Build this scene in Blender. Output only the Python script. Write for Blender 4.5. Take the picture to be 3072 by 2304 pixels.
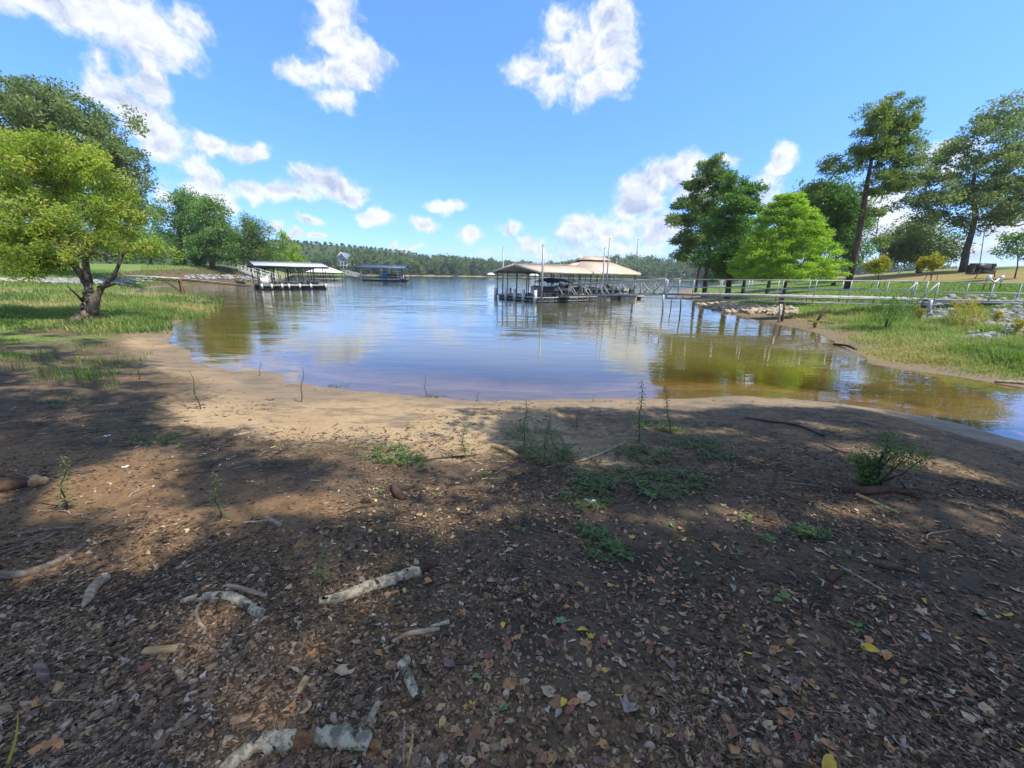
import bpy, math, random
import numpy as np
from math import radians, sin, cos, pi
random.seed(7)
RNG = np.random.RandomState(11)
for o in list(bpy.data.objects):
    bpy.data.objects.remove(o)
SC = bpy.context.scene
COL = SC.collection

# ------------------------------------------------------------------ camera
EYE = 2.40                      # metres above the lake
FPX = 1154.0                    # focal length in photo pixels (3072 wide)
PITCH = math.atan((1152 - 824) / FPX)
cd = bpy.data.cameras.new('camera')
cam = bpy.data.objects.new('camera', cd)
COL.objects.link(cam)
cam.location = (0, 0, EYE)
ROLL = radians(1.0)              # the photograph leans: its horizon drops to the right
from mathutils import Matrix
cam.matrix_world = Matrix.Translation((0, 0, EYE)) @ Matrix.Rotation(pi / 2 - PITCH, 4, 'X') @ Matrix.Rotation(ROLL, 4, 'Z')
cd.sensor_width = 36.0
cd.lens = 36.0 * FPX / 3072
cd.clip_start = 0.05
cd.clip_end = 6000
SC.camera = cam

# ------------------------------------------------------------------ light
SUN_AZ, SUN_EL = radians(114), radians(58)      # azimuth from +Y towards +X
SUND = np.array([sin(SUN_AZ) * cos(SUN_EL), cos(SUN_AZ) * cos(SUN_EL), sin(SUN_EL)])
sl = bpy.data.lights.new('sun', 'SUN')
sl.energy = 3.35
sl.angle = radians(0.53)
sl.color = (1.0, 0.94, 0.84)
sun = bpy.data.objects.new('sun', sl)
COL.objects.link(sun)
sun.rotation_euler = (pi / 2 - SUN_EL, 0, pi - SUN_AZ)
SC.view_settings.view_transform = 'Standard'
SC.view_settings.look = 'None'
SC.view_settings.gamma = 1
SC.view_settings.use_curve_mapping = False
SC.view_settings.exposure = 1.16

K = 3072 / 2212.0               # "display" pixels of my notes -> photo pixels

def raydir(u, v):
    X = (u - 1536) / FPX
    Y = (1152 - v) / FPX
    X, Y = X * cos(ROLL) - Y * sin(ROLL), X * sin(ROLL) + Y * cos(ROLL)
    return np.array([X, cos(PITCH) + Y * sin(PITCH), -sin(PITCH) + Y * cos(PITCH)])

def at(u, v, y):
    d = raydir(u, v)
    t = y / d[1]
    return np.array([d[0] * t, y, EYE + d[2] * t])

def gp(u, v, z=0.0):
    d = raydir(u, v)
    t = (z - EYE) / d[2]
    return np.array([d[0] * t, d[1] * t, z])

def ad(x, y, Y): return at(x * K, y * K, Y)
def gd(x, y, z=0.0): return gp(x * K, y * K, z)

def project(P):
    """points (n,3) -> photo pixel u, v and depth"""
    P = np.atleast_2d(P)
    q = P - np.array([0, 0, EYE])
    dep = q[:, 1] * cos(PITCH) - q[:, 2] * sin(PITCH)
    up = q[:, 1] * sin(PITCH) + q[:, 2] * cos(PITCH)
    dd = np.where(dep > 1e-3, dep, 1e-3)
    a = q[:, 0] / dd; b = up / dd
    a, b = a * cos(ROLL) + b * sin(ROLL), -a * sin(ROLL) + b * cos(ROLL)
    return 1536 + FPX * a, 1152 - FPX * b, dep

# ------------------------------------------------------------------ world: sky and clouds
world = bpy.data.worlds.new('World')
SC.world = world
world.use_nodes = True
WN = world.node_tree
WN.nodes.clear()
def wn(t, **k):
    n = WN.nodes.new(t)
    for a, b in k.items():
        setattr(n, a, b)
    return n
def wl(a, b): WN.links.new(a, b)
def wmath(op, a, b=None, c=None, clamp=False):
    n = wn('ShaderNodeMath', operation=op)
    n.use_clamp = clamp
    for i, s in enumerate((a, b, c)):
        if s is None: continue
        if isinstance(s, (int, float)): n.inputs[i].default_value = s
        else: wl(s, n.inputs[i])
    return n.outputs[0]
def wvec(op, a, b=None, c=None):
    n = wn('ShaderNodeVectorMath', operation=op)
    for i, s in enumerate((a, b, c)):
        if s is None: continue
        if isinstance(s, (tuple, list)): n.inputs[i].default_value = s
        else: wl(s, n.inputs[i])
    return n.outputs['Value'] if op == 'LENGTH' else n.outputs[0]

sky = wn('ShaderNodeTexSky', sky_type='NISHITA')
sky.sun_disc = False
sky.sun_elevation = SUN_EL
sky.sun_rotation = SUN_AZ
sky.altitude = 120
sky.air_density = 1.0
sky.dust_density = 0.25
sky.ozone_density = 2.2
hs = wn('ShaderNodeHueSaturation')
hs.inputs['Saturation'].default_value = 1.12
hs.inputs['Value'].default_value = 1.0
wl(sky.outputs[0], hs.inputs['Color'])
bg = wn('ShaderNodeBackground')
bg.inputs['Strength'].default_value = 0.148


tc = wn('ShaderNodeTexCoord')
sep = wn('ShaderNodeSeparateXYZ')
wl(tc.outputs['Generated'], sep.inputs[0])
az = wmath('ARCTAN2', sep.outputs[0], sep.outputs[1])
hyp = wmath('SQRT', wmath('ADD', wmath('MULTIPLY', sep.outputs[0], sep.outputs[0]), wmath('MULTIPLY', sep.outputs[1], sep.outputs[1])))
el = wmath('ARCTAN2', sep.outputs[2], hyp)
tint = wn('ShaderNodeMix', data_type='RGBA', blend_type='MULTIPLY')
tint.inputs['Factor'].default_value = 1
wl(hs.outputs[0], tint.inputs['A'])
rmp = wn('ShaderNodeValToRGB')          # the clear deep blue of the photographed air, strongest low down
ce = rmp.color_ramp.elements
ce[0].position = 0; ce[0].color = (.32, .43, .74, 1)
ce[1].position = .75; ce[1].color = (.80, .93, 1.0, 1)
q_ = ce.new(.12); q_.color = (.38, .52, .86, 1)
q_ = ce.new(.35); q_.color = (.54, .71, 1.0, 1)
wl(wmath('MAXIMUM', el, 0.), rmp.inputs[0]); wl(rmp.outputs[0], tint.inputs['B'])
wl(tint.outputs['Result'], bg.inputs['Color'])
cmb = wn('ShaderNodeCombineXYZ')
wl(az, cmb.inputs[0]); wl(el, cmb.inputs[1])
P0 = cmb.outputs[0]
def wnoise(vec, scale, detail=5, rough=0.6, color=False):
    n = wn('ShaderNodeTexNoise')
    n.inputs['Scale'].default_value = scale
    n.inputs['Detail'].default_value = detail
    n.inputs['Roughness'].default_value = rough
    wl(vec, n.inputs['Vector'])
    return n.outputs['Color'] if color else n.outputs[0]
nz1 = wnoise(P0, 9.0, 2, 0.5, True)
nz2 = wnoise(P0, 30.0, 3, 0.6, True)
w1 = wvec('MULTIPLY_ADD', wvec('SUBTRACT', nz1, (.5, .5, .5)), (.09, .06, 0), P0)
PW = wvec('MULTIPLY_ADD', wvec('SUBTRACT', nz2, (.5, .5, .5)), (.034, .03, 0), w1)
def ae(x, y):
    d = raydir(x * K, y * K)
    return math.atan2(d[0], d[1]), math.atan2(d[2], math.hypot(d[0], d[1]))
# clouds: centre and half sizes in the notes' pixels, weight
CL = [(150, 10, 190, 62, 1), (300, 60, 110, 85, 1), (60, -10, 120, 50, 1), (395, 40, 45, 45, .8), (330, 150, 40, 60, .9), (245, 218, 62, 50, 1), (320, 190, 45, 50, 1), (305, 262, 70, 65, 1), (350, 320, 50, 45, .8), (205, 120, 28, 34, .55),
      (720, 20, 52, 50, .9), (738, 85, 60, 40, .9), (780, 128, 58, 38, .85), (672, 155, 48, 34, .9), (740, 165, 70, 45, 1), (725, 215, 45, 30, .8),
      (1215, 45, 45, 48, 1), (1320, 30, 48, 50, 1), (1270, 75, 60, 40, .9), (1235, 120, 75, 48, 1), (1325, 110, 45, 55, 1), (1150, 165, 50, 26, .8), (1200, 185, 45, 35, .9), (1290, 180, 55, 45, 1),
      (455, 312, 50, 26, 1), (530, 322, 45, 25, 1), (440, 375, 42, 34, 1.1), (445, 410, 62, 30, 1.1), (545, 405, 52, 22, 1), (620, 415, 60, 20, .9), (700, 395, 75, 34, 1.15), (760, 415, 48, 24, 1.1), (470, 445, 60, 22, .7), (365, 430, 30, 25, .7),
      (805, 465, 37, 18, 1), (672, 471, 24, 11, .9), (955, 452, 34, 11, .9), (910, 484, 36, 15, 1), (1025, 510, 25, 16, .9), (843, 522, 14, 8, .8), (1100, 497, 30, 12, .7), (1147, 525, 34, 16, .9), (885, 538, 28, 10, .8), (640, 500, 28, 12, .8), (692, 510, 22, 9, .8), (600, 485, 16, 9, .6),
      (1260, 498, 55, 32, 1), (1310, 500, 60, 22, 1), (1390, 415, 48, 50, 1.2), (1440, 385, 48, 34, 1.1), (1370, 455, 50, 30, 1), (1490, 360, 45, 26, 1), (1565, 342, 28, 16, .9), (1500, 410, 60, 40, .9), (1420, 500, 70, 36, .85), (1330, 530, 140, 18, .6), (1210, 548, 120, 14, .45),
      (1690, 335, 30, 30, .95), (1695, 352, 32, 18, .8), (1640, 420, 60, 40, .5),
      (1900, 440, 90, 45, .9), (1940, 480, 80, 40, .95), (1840, 500, 110, 40, .8), (2040, 330, 60, 22, .9), (2000, 370, 60, 20, .7), (2180, 490, 90, 40, .8), (2060, 540, 170, 30, .65), (2250, 450, 60, 30, .7), (0, 225, 30, 16, .7), (20, 430, 90, 60, .8)]
acc = None
for (x, y, rx, ry, wt) in CL:
    a0, e0 = ae(x, y)
    a1, _ = ae(x + rx, y); a2, _ = ae(x - rx, y)
    _, e1 = ae(x, y - ry); _, e2 = ae(x, y + ry)
    ra, re = abs(a1 - a2) / 2 * 1.18, abs(e1 - e2) / 2 * 1.18
    n = wvec('MULTIPLY_ADD', PW, (1 / ra, 1 / re, 0), (-a0 / ra, -e0 / re, 0))
    L = wvec('LENGTH', n)
    v = wmath('MULTIPLY_ADD', L, -wt, wt)
    acc = v if acc is None else wmath('SMOOTH_MAX', acc, v, 0.25)
# same kind of cloud added out of view, its cover raised to whiten shade light
offn = wmath('MULTIPLY', wmath('SUBTRACT', wnoise(w1, 3.2, 5, .55), .47), 4.0)
rim = wmath('MAXIMUM', wmath('SUBTRACT', wmath('ABSOLUTE', az), .98), wmath('SUBTRACT', el, .66))
rim = wmath('MULTIPLY', rim, 8.0, clamp=True)
away = wmath('SUBTRACT', wmath('MULTIPLY', wmath('ADD', offn, 1.0), rim), 1.0)
acc = wmath('MAXIMUM', acc, away)
fb = wnoise(PW, 16.0, 7, .62)
fb3 = wnoise(w1, 42.0, 5, .6)
den = wmath('ADD', wmath('ADD', acc, .14), wmath('ADD', wmath('MULTIPLY', wmath('SUBTRACT', fb, .5), 1.45), wmath('MULTIPLY', wmath('SUBTRACT', fb3, .5), .7)))
mr = wn('ShaderNodeMapRange', interpolation_type='SMOOTHSTEP')
wl(den, mr.inputs[0])
mr.inputs[1].default_value = 0.0; mr.inputs[2].default_value = 0.72
mr.inputs[3].default_value = 0; mr.inputs[4].default_value = 1
alpha = wmath('MULTIPLY', mr.outputs[0], .96)
# relief: the puff noise against itself a step up and towards the light
sh = wn('ShaderNodeVectorMath', operation='ADD')
wl(PW, sh.inputs[0]); sh.inputs[1].default_value = (0.004, 0.014, 0)
fb2 = wnoise(sh.outputs[0], 16.0, 7, .62)
rel = wmath('SUBTRACT', fb, fb2)
sh2 = wn('ShaderNodeVectorMath', operation='ADD')
wl(w1, sh2.inputs[0]); sh2.inputs[1].default_value = (0.012, 0.045, 0)
big = wmath('SUBTRACT', wnoise(w1, 6.0, 3, .5), wnoise(sh2.outputs[0], 6.0, 3, .5))
core = wmath('MULTIPLY', wmath('SUBTRACT', den, .55, clamp=True), -.26)
br = wmath('ADD', wmath('ADD', wmath('MULTIPLY_ADD', rel, 1.5, .86), wmath('MULTIPLY', big, .9)), core)
br = wmath('ADD', br, wmath('MULTIPLY', wmath('SUBTRACT', .55, el), -.02))
mx = wn('ShaderNodeMix', data_type='RGBA')
mpc = wmath('MULTIPLY', wmath('SUBTRACT', br, .48), 2.4, clamp=True)
wl(mpc, mx.inputs['Factor'])
mx.inputs['A'].default_value = (.46, .54, .72, 1)
mx.inputs['B'].default_value = (.93, .95, 1.0, 1)
bgc = wn('ShaderNodeBackground')
bgc.inputs['Strength'].default_value = 0.50
wl(mx.outputs['Result'], bgc.inputs['Color'])
ms = wn('ShaderNodeMixShader')
wl(alpha, ms.inputs[0]); wl(bg.outputs[0], ms.inputs[1]); wl(bgc.outputs[0], ms.inputs[2])
wo = wn('ShaderNodeOutputWorld')
wl(ms.outputs[0], wo.inputs['Surface'])
world.cycles.sampling_method = 'MANUAL'
world.cycles.sample_map_resolution = 512
SC.cycles.max_bounces = 6
SC.cycles.transparent_max_bounces = 10
SC.cycles.caustics_reflective = False
SC.cycles.caustics_refractive = False
SC.cycles.sample_clamp_indirect = 4

# ------------------------------------------------------------------ materials
def new_mat(name):
    m = bpy.data.materials.new(name)
    m.use_nodes = True
    nt = m.node_tree
    nt.nodes.clear()
    return m, nt
class G:
    """small node graph helper"""
    def __init__(s, name):
        s.m, s.t = new_mat(name)
        s.out = s.t.nodes.new('ShaderNodeOutputMaterial')
        s.tc = s.t.nodes.new('ShaderNodeTexCoord')
        s.geo = s.t.nodes.new('ShaderNodeNewGeometry')
    def put(s, i, v):
        if v is None: return
        if hasattr(v, 'is_output') or isinstance(v, bpy.types.NodeSocket): s.t.links.new(v, i)
        else: i.default_value = v
    def n(s, t, **k):
        n = s.t.nodes.new(t)
        for a, b in k.items(): setattr(n, a, b)
        return n
    def math(s, op, a, b=None, c=None, clamp=False):
        n = s.n('ShaderNodeMath', operation=op); n.use_clamp = clamp
        for i, v in enumerate((a, b, c)): s.put(n.inputs[i], v)
        return n.outputs[0]
    def noise(s, scale, detail=4, rough=.55, vec=None, stretch=None, color=False, dist=0):
        n = s.n('ShaderNodeTexNoise')
        n.inputs['Scale'].default_value = scale; n.inputs['Detail'].default_value = detail
        n.inputs['Roughness'].default_value = rough; n.inputs['Distortion'].default_value = dist
        v = vec if vec is not None else s.geo.outputs['Position']
        if stretch:
            mp = s.n('ShaderNodeVectorMath', operation='MULTIPLY'); s.put(mp.inputs[0], v); mp.inputs[1].default_value = stretch; v = mp.outputs[0]
        s.put(n.inputs['Vector'], v)
        return n.outputs['Color'] if color else n.outputs[0]
    def voro(s, scale, feature='F1', vec=None, out='Distance'):
        n = s.n('ShaderNodeTexVoronoi', feature=feature)
        n.inputs['Scale'].default_value = scale
        s.put(n.inputs['Vector'], vec if vec is not None else s.geo.outputs['Position'])
        return n.outputs[out]
    def ramp(s, f, stops):
        n = s.n('ShaderNodeValToRGB'); s.put(n.inputs[0], f)
        e = n.color_ramp.elements
        while len(e) > 1: e.remove(e[0])
        e[0].position = stops[0][0]; e[0].color = tuple(stops[0][1]) + (1,)
        for p, c in stops[1:]:
            q = e.new(p); q.color = tuple(c) + (1,)
        return n.outputs[0]
    def mr(s, f, a, b, c=0., d=1.):
        n = s.n('ShaderNodeMapRange', interpolation_type='SMOOTHSTEP')
        for i, v in enumerate((f, a, b, c, d)): s.put(n.inputs[i], v)
        return n.outputs[0]
    def mix(s, f, a, b, mode='MIX'):
        n = s.n('ShaderNodeMix', data_type='RGBA', blend_type=mode)
        s.put(n.inputs['Factor'], f)
        s.put(n.inputs['A'], a + (1,) if isinstance(a, tuple) and len(a) == 3 else a)
        s.put(n.inputs['B'], b + (1,) if isinstance(b, tuple) and len(b) == 3 else b)
        return n.outputs['Result']
    def attr(s, name):
        n = s.n('ShaderNodeAttribute'); n.attribute_name = name
        return n.outputs['Fac']
    def bump(s, h, strength=.5, dist=.02, normal=None):
        n = s.n('ShaderNodeBump'); n.inputs['Strength'].default_value = strength; n.inputs['Distance'].default_value = dist
        s.put(n.inputs['Height'], h)
        if normal is not None: s.put(n.inputs['Normal'], normal)
        return n.outputs[0]
    def bsdf(s, color, rough=.8, normal=None, spec=.3, metal=0.):
        n = s.n('ShaderNodeBsdfPrincipled')
        s.put(n.inputs['Base Color'], color + (1,) if isinstance(color, tuple) and len(color) == 3 else color)
        s.put(n.inputs['Roughness'], rough); s.put(n.inputs['Specular IOR Level'], spec); s.put(n.inputs['Metallic'], metal)
        if normal is not None: s.put(n.inputs['Normal'], normal)
        return n.outputs[0]
    def end(s, sh):
        s.t.links.new(sh, s.out.inputs['Surface']); return s.m

def leaf_mat(name, stops, trans=.38, rough=.55, spec=.35, vary=0.):
    g = G(name)
    oi = g.n('ShaderNodeObjectInfo')
    c = g.ramp(g.math('MULTIPLY_ADD', g.math('SUBTRACT', oi.outputs['Random'], .5), vary, g.attr('tint')), stops)
    b = g.bsdf(c, rough, spec=spec)
    tr = g.n('ShaderNodeBsdfTranslucent')
    c2 = g.mix(.55, c, (1.0, 1.25, .35), 'MULTIPLY')
    hsn = g.n('ShaderNodeHueSaturation'); hsn.inputs['Value'].default_value = 1.5
    g.put(hsn.inputs['Color'], c2); g.put(tr.inputs[0], hsn.outputs[0])
    m = g.n('ShaderNodeMixShader'); m.inputs[0].default_value = trans
    g.put(m.inputs[1], b); g.put(m.inputs[2], tr.outputs[0])
    return g.end(m.outputs[0])

def simple_mat(name, c1, c2=None, scale=6, rough=.7, bump=.3, bscale=30, spec=.3, metal=0., stretch=None, bdist=.01, obj=False):
    g = G(name)
    v = g.tc.outputs['Object'] if obj else None
    f = g.noise(scale, 5, .6, vec=v, stretch=stretch)
    col = g.mix(g.mr(f, .35, .65), c1, c2 or tuple(x * .6 for x in c1))
    nm = g.bump(g.noise(bscale, 4, .6, vec=v, stretch=stretch), bump, bdist) if bump else None
    return g.end(g.bsdf(col, rough, nm, spec, metal))

M = {}
M['galv'] = simple_mat('galvanised_steel', (.34, .35, .36), (.24, .25, .26), 3, .5, .1, 40, .4, .3)
M['white'] = simple_mat('white_paint', (.74, .74, .72), (.52, .51, .48), 2.5, .5, .1)
M['offwhite'] = simple_mat('weathered_white_float', (.62, .61, .56), (.33, .31, .26), 2.0, .7, .2)
M['dark'] = simple_mat('dark_painted_steel', (.045, .045, .05), (.03, .03, .03), 4, .5, .1)
M['black'] = simple_mat('black_vinyl', (.022, .022, .026), (.012, .012, .014), 4, .5, .2, 12)
M['blue'] = simple_mat('blue_canvas', (.04, .16, .42), (.03, .10, .30), 3, .7, .2, 12)
M['navy'] = simple_mat('navy_metal_roofing', (.065, .11, .19), (.05, .085, .15), 1.0, .45, 0)
M['tan'] = simple_mat('tan_metal_roofing', (.66, .53, .40), (.57, .46, .35), .6, .5, 0)
M['cream'] = simple_mat('cream_metal_fascia', (.62, .54, .42), (.50, .43, .33), 1.5, .5, .05)
M['greyroof'] = simple_mat('pale_grey_metal_roofing', (.55, .57, .60), (.47, .49, .52), .8, .42, 0, metal=.1)
M['deckwood'] = simple_mat('weathered_deck_wood', (.36, .33, .28), (.22, .20, .17), 4, .8, .4, 20)
M['rust'] = simple_mat('rusty_steel', (.20, .075, .035), (.12, .05, .03), 5, .8, .3, 30)
M['woodpost'] = simple_mat('old_brown_post_wood', (.13, .085, .05), (.07, .045, .03), 8, .9, .5, 25)
M['red'] = simple_mat('red_plastic', (.42, .04, .05), (.3, .03, .04), 4, .5, 0)
M['alu'] = simple_mat('brushed_aluminium', (.58, .59, .60), (.42, .43, .44), 3, .35, .05, 30, .5, .5)
M['stone'] = simple_mat('pale_riprap_stone', (.46, .38, .26), (.27, .21, .14), 3, .85, .6, 14, bdist=.03)
M['greystone'] = simple_mat('grey_riprap_stone', (.30, .30, .29), (.17, .17, .17), 3, .85, .6, 14, bdist=.03)
M['bark'] = simple_mat('rough_grey_bark', (.115, .095, .075), (.045, .037, .03), 5, .95, .9, 9, .1, stretch=(1, 1, .25), bdist=.06)
M['palebark'] = simple_mat('pale_willow_bark', (.20, .16, .125), (.05, .04, .032), 7, .95, 1.0, 11, .1, stretch=(1, 1, .3), bdist=.07)  # pale bark colour with darker mottling
M['pinebark'] = simple_mat('reddish_pine_bark', (.13, .085, .06), (.05, .036, .03), 5, .95, .9, 9, .1, stretch=(1, 1, .4), bdist=.05)
M['twig'] = simple_mat('dry_twig', (.17, .13, .095), (.075, .055, .04), 25, .9, .4, 80, bdist=.003)
M['darktwig'] = simple_mat('dark_wet_twig', (.055, .042, .032), (.025, .02, .016), 25, .8, .4, 80, bdist=.003)

# ------------------------------------------------------------------ mesh building
class MB:
    def __init__(s): s.v = []; s.q = []; s.t = []; s.k = []; s.n = 0
    def add(s, v, q=None, t=None, tint=.5):
        v = np.asarray(v, float).reshape(-1, 3)
        s.v.append(v)
        s.k.append(np.full(len(v), tint, float) if np.isscalar(tint) else np.asarray(tint, float))
        if q is not None and len(q): s.q.append(np.asarray(q, np.int64).reshape(-1, 4) + s.n)
        if t is not None and len(t): s.t.append(np.asarray(t, np.int64).reshape(-1, 3) + s.n)
        s.n += len(v); return s
    def mesh(s, name, mat, smooth=False):
        V = np.concatenate(s.v).astype(np.float32)
        Q = np.concatenate(s.q) if s.q else np.zeros((0, 4), np.int64)
        T = np.concatenate(s.t) if s.t else np.zeros((0, 3), np.int64)
        me = bpy.data.meshes.new(name)
        me.vertices.add(len(V)); me.vertices.foreach_set('co', V.ravel())
        L = np.concatenate([Q.ravel(), T.ravel()]).astype(np.int32)
        me.loops.add(len(L)); me.loops.foreach_set('vertex_index', L)
        st = np.concatenate([np.arange(len(Q)) * 4, len(Q) * 4 + np.arange(len(T)) * 3]).astype(np.int32)
        me.polygons.add(len(st)); me.polygons.foreach_set('loop_start', st)
        if smooth: me.polygons.foreach_set('use_smooth', np.ones(len(st), bool))
        me.update(calc_edges=True)
        a = me.attributes.new('tint', 'FLOAT', 'POINT')
        a.data.foreach_set('value', np.concatenate(s.k).astype(np.float32))
        for m in (mat if isinstance(mat, (list, tuple)) else [mat]): me.materials.append(m)
        return me
    def build(s, name, mat, parent=None, smooth=False, **tags):
        return link(name, s.mesh(name, mat, smooth), parent, **tags)
    # --- shapes
    def box(s, c, size, rz=0., tint=.5, axes=None):
        h = np.array(size) / 2.
        b = np.array([[x, y, z] for z in (-1, 1) for (x, y) in ((-1, -1), (1, -1), (1, 1), (-1, 1))], float) * h
        if axes is not None: b = b @ np.array(axes)
        elif rz:
            R = np.array([[cos(rz), sin(rz), 0], [-sin(rz), cos(rz), 0], [0, 0, 1]]); b = b @ R
        return s.add(b + np.array(c), [(0, 3, 2, 1), (4, 5, 6, 7), (0, 1, 5, 4), (1, 2, 6, 5), (2, 3, 7, 6), (3, 0, 4, 7)], tint=tint)
    def beam(s, a, b, w, h, tint=.5):
        a = np.array(a, float); b = np.array(b, float)
        d = b - a; L = np.linalg.norm(d); d /= L
        up = np.array([0, 0, 1.]) if abs(d[2]) < .95 else np.array([0, 1., 0])
        sd = np.cross(d, up); sd /= np.linalg.norm(sd); up = np.cross(sd, d)
        return s.box((a + b) / 2, (L, w, h), axes=[d, sd, up], tint=tint)
    def tube(s, pts, rad, sides=6, cap=True, tint=.5, wob=0.):
        P = np.array(pts, float); n = len(P)
        R = np.full(n, rad, float) if np.isscalar(rad) else np.array(rad, float)
        T = np.gradient(P, axis=0) if n > 2 else np.repeat((P[1:] - P[:1]), 2, 0)
        T /= np.linalg.norm(T, axis=1)[:, None] + 1e-9
        ref = np.array([0, 0, 1.]) if abs(T.mean(0)[2]) < .8 else np.array([1., 0, 0])
        A = np.cross(T, ref); A /= np.linalg.norm(A, axis=1)[:, None] + 1e-9
        B = np.cross(T, A)
        th = np.arange(sides) * 2 * pi / sides
        rr = R[:, None] * (1 + (RNG.uniform(-wob, wob, (n, sides)) if wob else 0))
        V = P[:, None] + rr[..., None] * (np.cos(th)[None, :, None] * A[:, None] + np.sin(th)[None, :, None] * B[:, None])
        i = np.arange(n - 1)[:, None] * sides; j = np.arange(sides)[None]; j2 = (j + 1) % sides
        q = np.stack([i + j, i + j2, i + sides + j2, i + sides + j], -1).reshape(-1, 4)
        V = V.reshape(-1, 3)
        t = None
        if cap:
            V = np.concatenate([V, P[:1], P[-1:]]); c0 = n * sides; e = (n - 1) * sides
            t = [(c0, (k + 1) % sides, k) for k in range(sides)] + [(c0 + 1, e + k, e + (k + 1) % sides) for k in range(sides)]
        return s.add(V, q, t, tint)

def link(name, data, parent=None, **tags):
    o = bpy.data.objects.new(name, data)
    COL.objects.link(o)
    if parent is not None: o.parent = parent
    for a, b in tags.items(): o[a] = b
    return o
def thing(name, label, category, loc=(0, 0, 0), rz=0., group=None):
    o = link(name, None, None, label=label, category=category)
    o.location = loc; o.rotation_euler = (0, 0, rz)
    o.empty_display_size = .2
    if group: o['group'] = group
    return o
def copy_tree(root, loc=None, rz=None, label=None):
    r = root.copy(); COL.objects.link(r)
    if loc is not None: r.location = loc
    if rz is not None: r.rotation_euler = (0, 0, rz)
    if label: r['label'] = label
    for ch in root.children:
        c = ch.copy(); COL.objects.link(c); c.parent = r
        for g in ch.children:
            d = g.copy(); COL.objects.link(d); d.parent = c
    return r

# lattice value noise for shapes
_T = RNG.rand(256, 256)
def vnoise(x, y):
    xi = np.floor(x).astype(int); yi = np.floor(y).astype(int)
    fx = x - xi; fy = y - yi
    fx = fx * fx * (3 - 2 * fx); fy = fy * fy * (3 - 2 * fy)
    a = _T[xi & 255, yi & 255]; b = _T[(xi + 1) & 255, yi & 255]
    c = _T[xi & 255, (yi + 1) & 255]; d = _T[(xi + 1) & 255, (yi + 1) & 255]
    return (a * (1 - fx) + b * fx) * (1 - fy) + (c * (1 - fx) + d * fx) * fy - .5
def fbm(x, y, oct=4):
    s = 0; a = 1.
    for i in range(oct):
        s = s + a * vnoise(x * 2 ** i + 17 * i, y * 2 ** i + 31 * i); a *= .5
    return s
def sstep(x, a, b):
    t = np.clip((x - a) / (b - a), 0, 1); return t * t * (3 - 2 * t)
# ------------------------------------------------------------------ shoreline (lake polygon, metres)
SH = [gd(*p)[:2] for p in ((2330, 880), (2212, 835), (2100, 820), (2000, 802), (1900, 786), (1845, 765), (1800, 742), (1770, 722), (1700, 706), (1640, 692), (1560, 674), (1500, 660))]
BACK = [(18.6, 40.5), (20, 47), (26, 66), (42, 95), (75, 140), (190, 240), (420, 330), (420, 395), (260, 400), (120, 402), (40, 397), (-25, 401), (-75, 350), (-105, 308), (-152, 294), (-152, 270), (-108, 190), (-82, 140), (-64, 105)]
LEFT = [gd(*p)[:2] for p in ((600, 611), (536, 612), (470, 613), (420, 614), (370, 617), (325, 621), (292, 627), (300, 634), (380, 637), (440, 642), (472, 651), (440, 665), (404, 685), (372, 705), (362, 722), (372, 742), (402, 758), (430, 776), (480, 792), (540, 806), (600, 826), (680, 837), (760, 843), (850, 851), (950, 858), (1050, 862), (1200, 868), (1300, 866), (1400, 862), (1500, 860), (1600, 860), (1700, 863), (1800, 873), (1900, 886), (2000, 906), (2100, 926), (2212, 956), (2400, 1010))]
POLY = np.array([tuple(p) for p in SH] + BACK + [tuple(p) for p in LEFT] + [(26, 4.2), (24, 7.0)])
def shore_dist(x, y):
    """signed distance to the shoreline: + on land, - in the lake"""
    shp = np.shape(x)
    x = np.ravel(x).astype(float); y = np.ravel(y).astype(float)
    best = np.full(len(x), 1e9); ins = np.zeros(len(x), bool)
    n = len(POLY)
    for i in range(n):
        a = POLY[i]; b = POLY[(i + 1) % n]; d = b - a
        t = np.clip(((x - a[0]) * d[0] + (y - a[1]) * d[1]) / (d @ d), 0, 1)
        best = np.minimum(best, np.hypot(x - a[0] - t * d[0], y - a[1] - t * d[1]))
        c = (a[1] > y) != (b[1] > y)
        with np.errstate(divide='ignore', invalid='ignore'):
            xi = a[0] + (y - a[1]) * d[0] / (d[1] if d[1] else 1e-9)
        ins ^= c & (x < xi)
    return np.where(ins, -best, best).reshape(shp)
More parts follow.
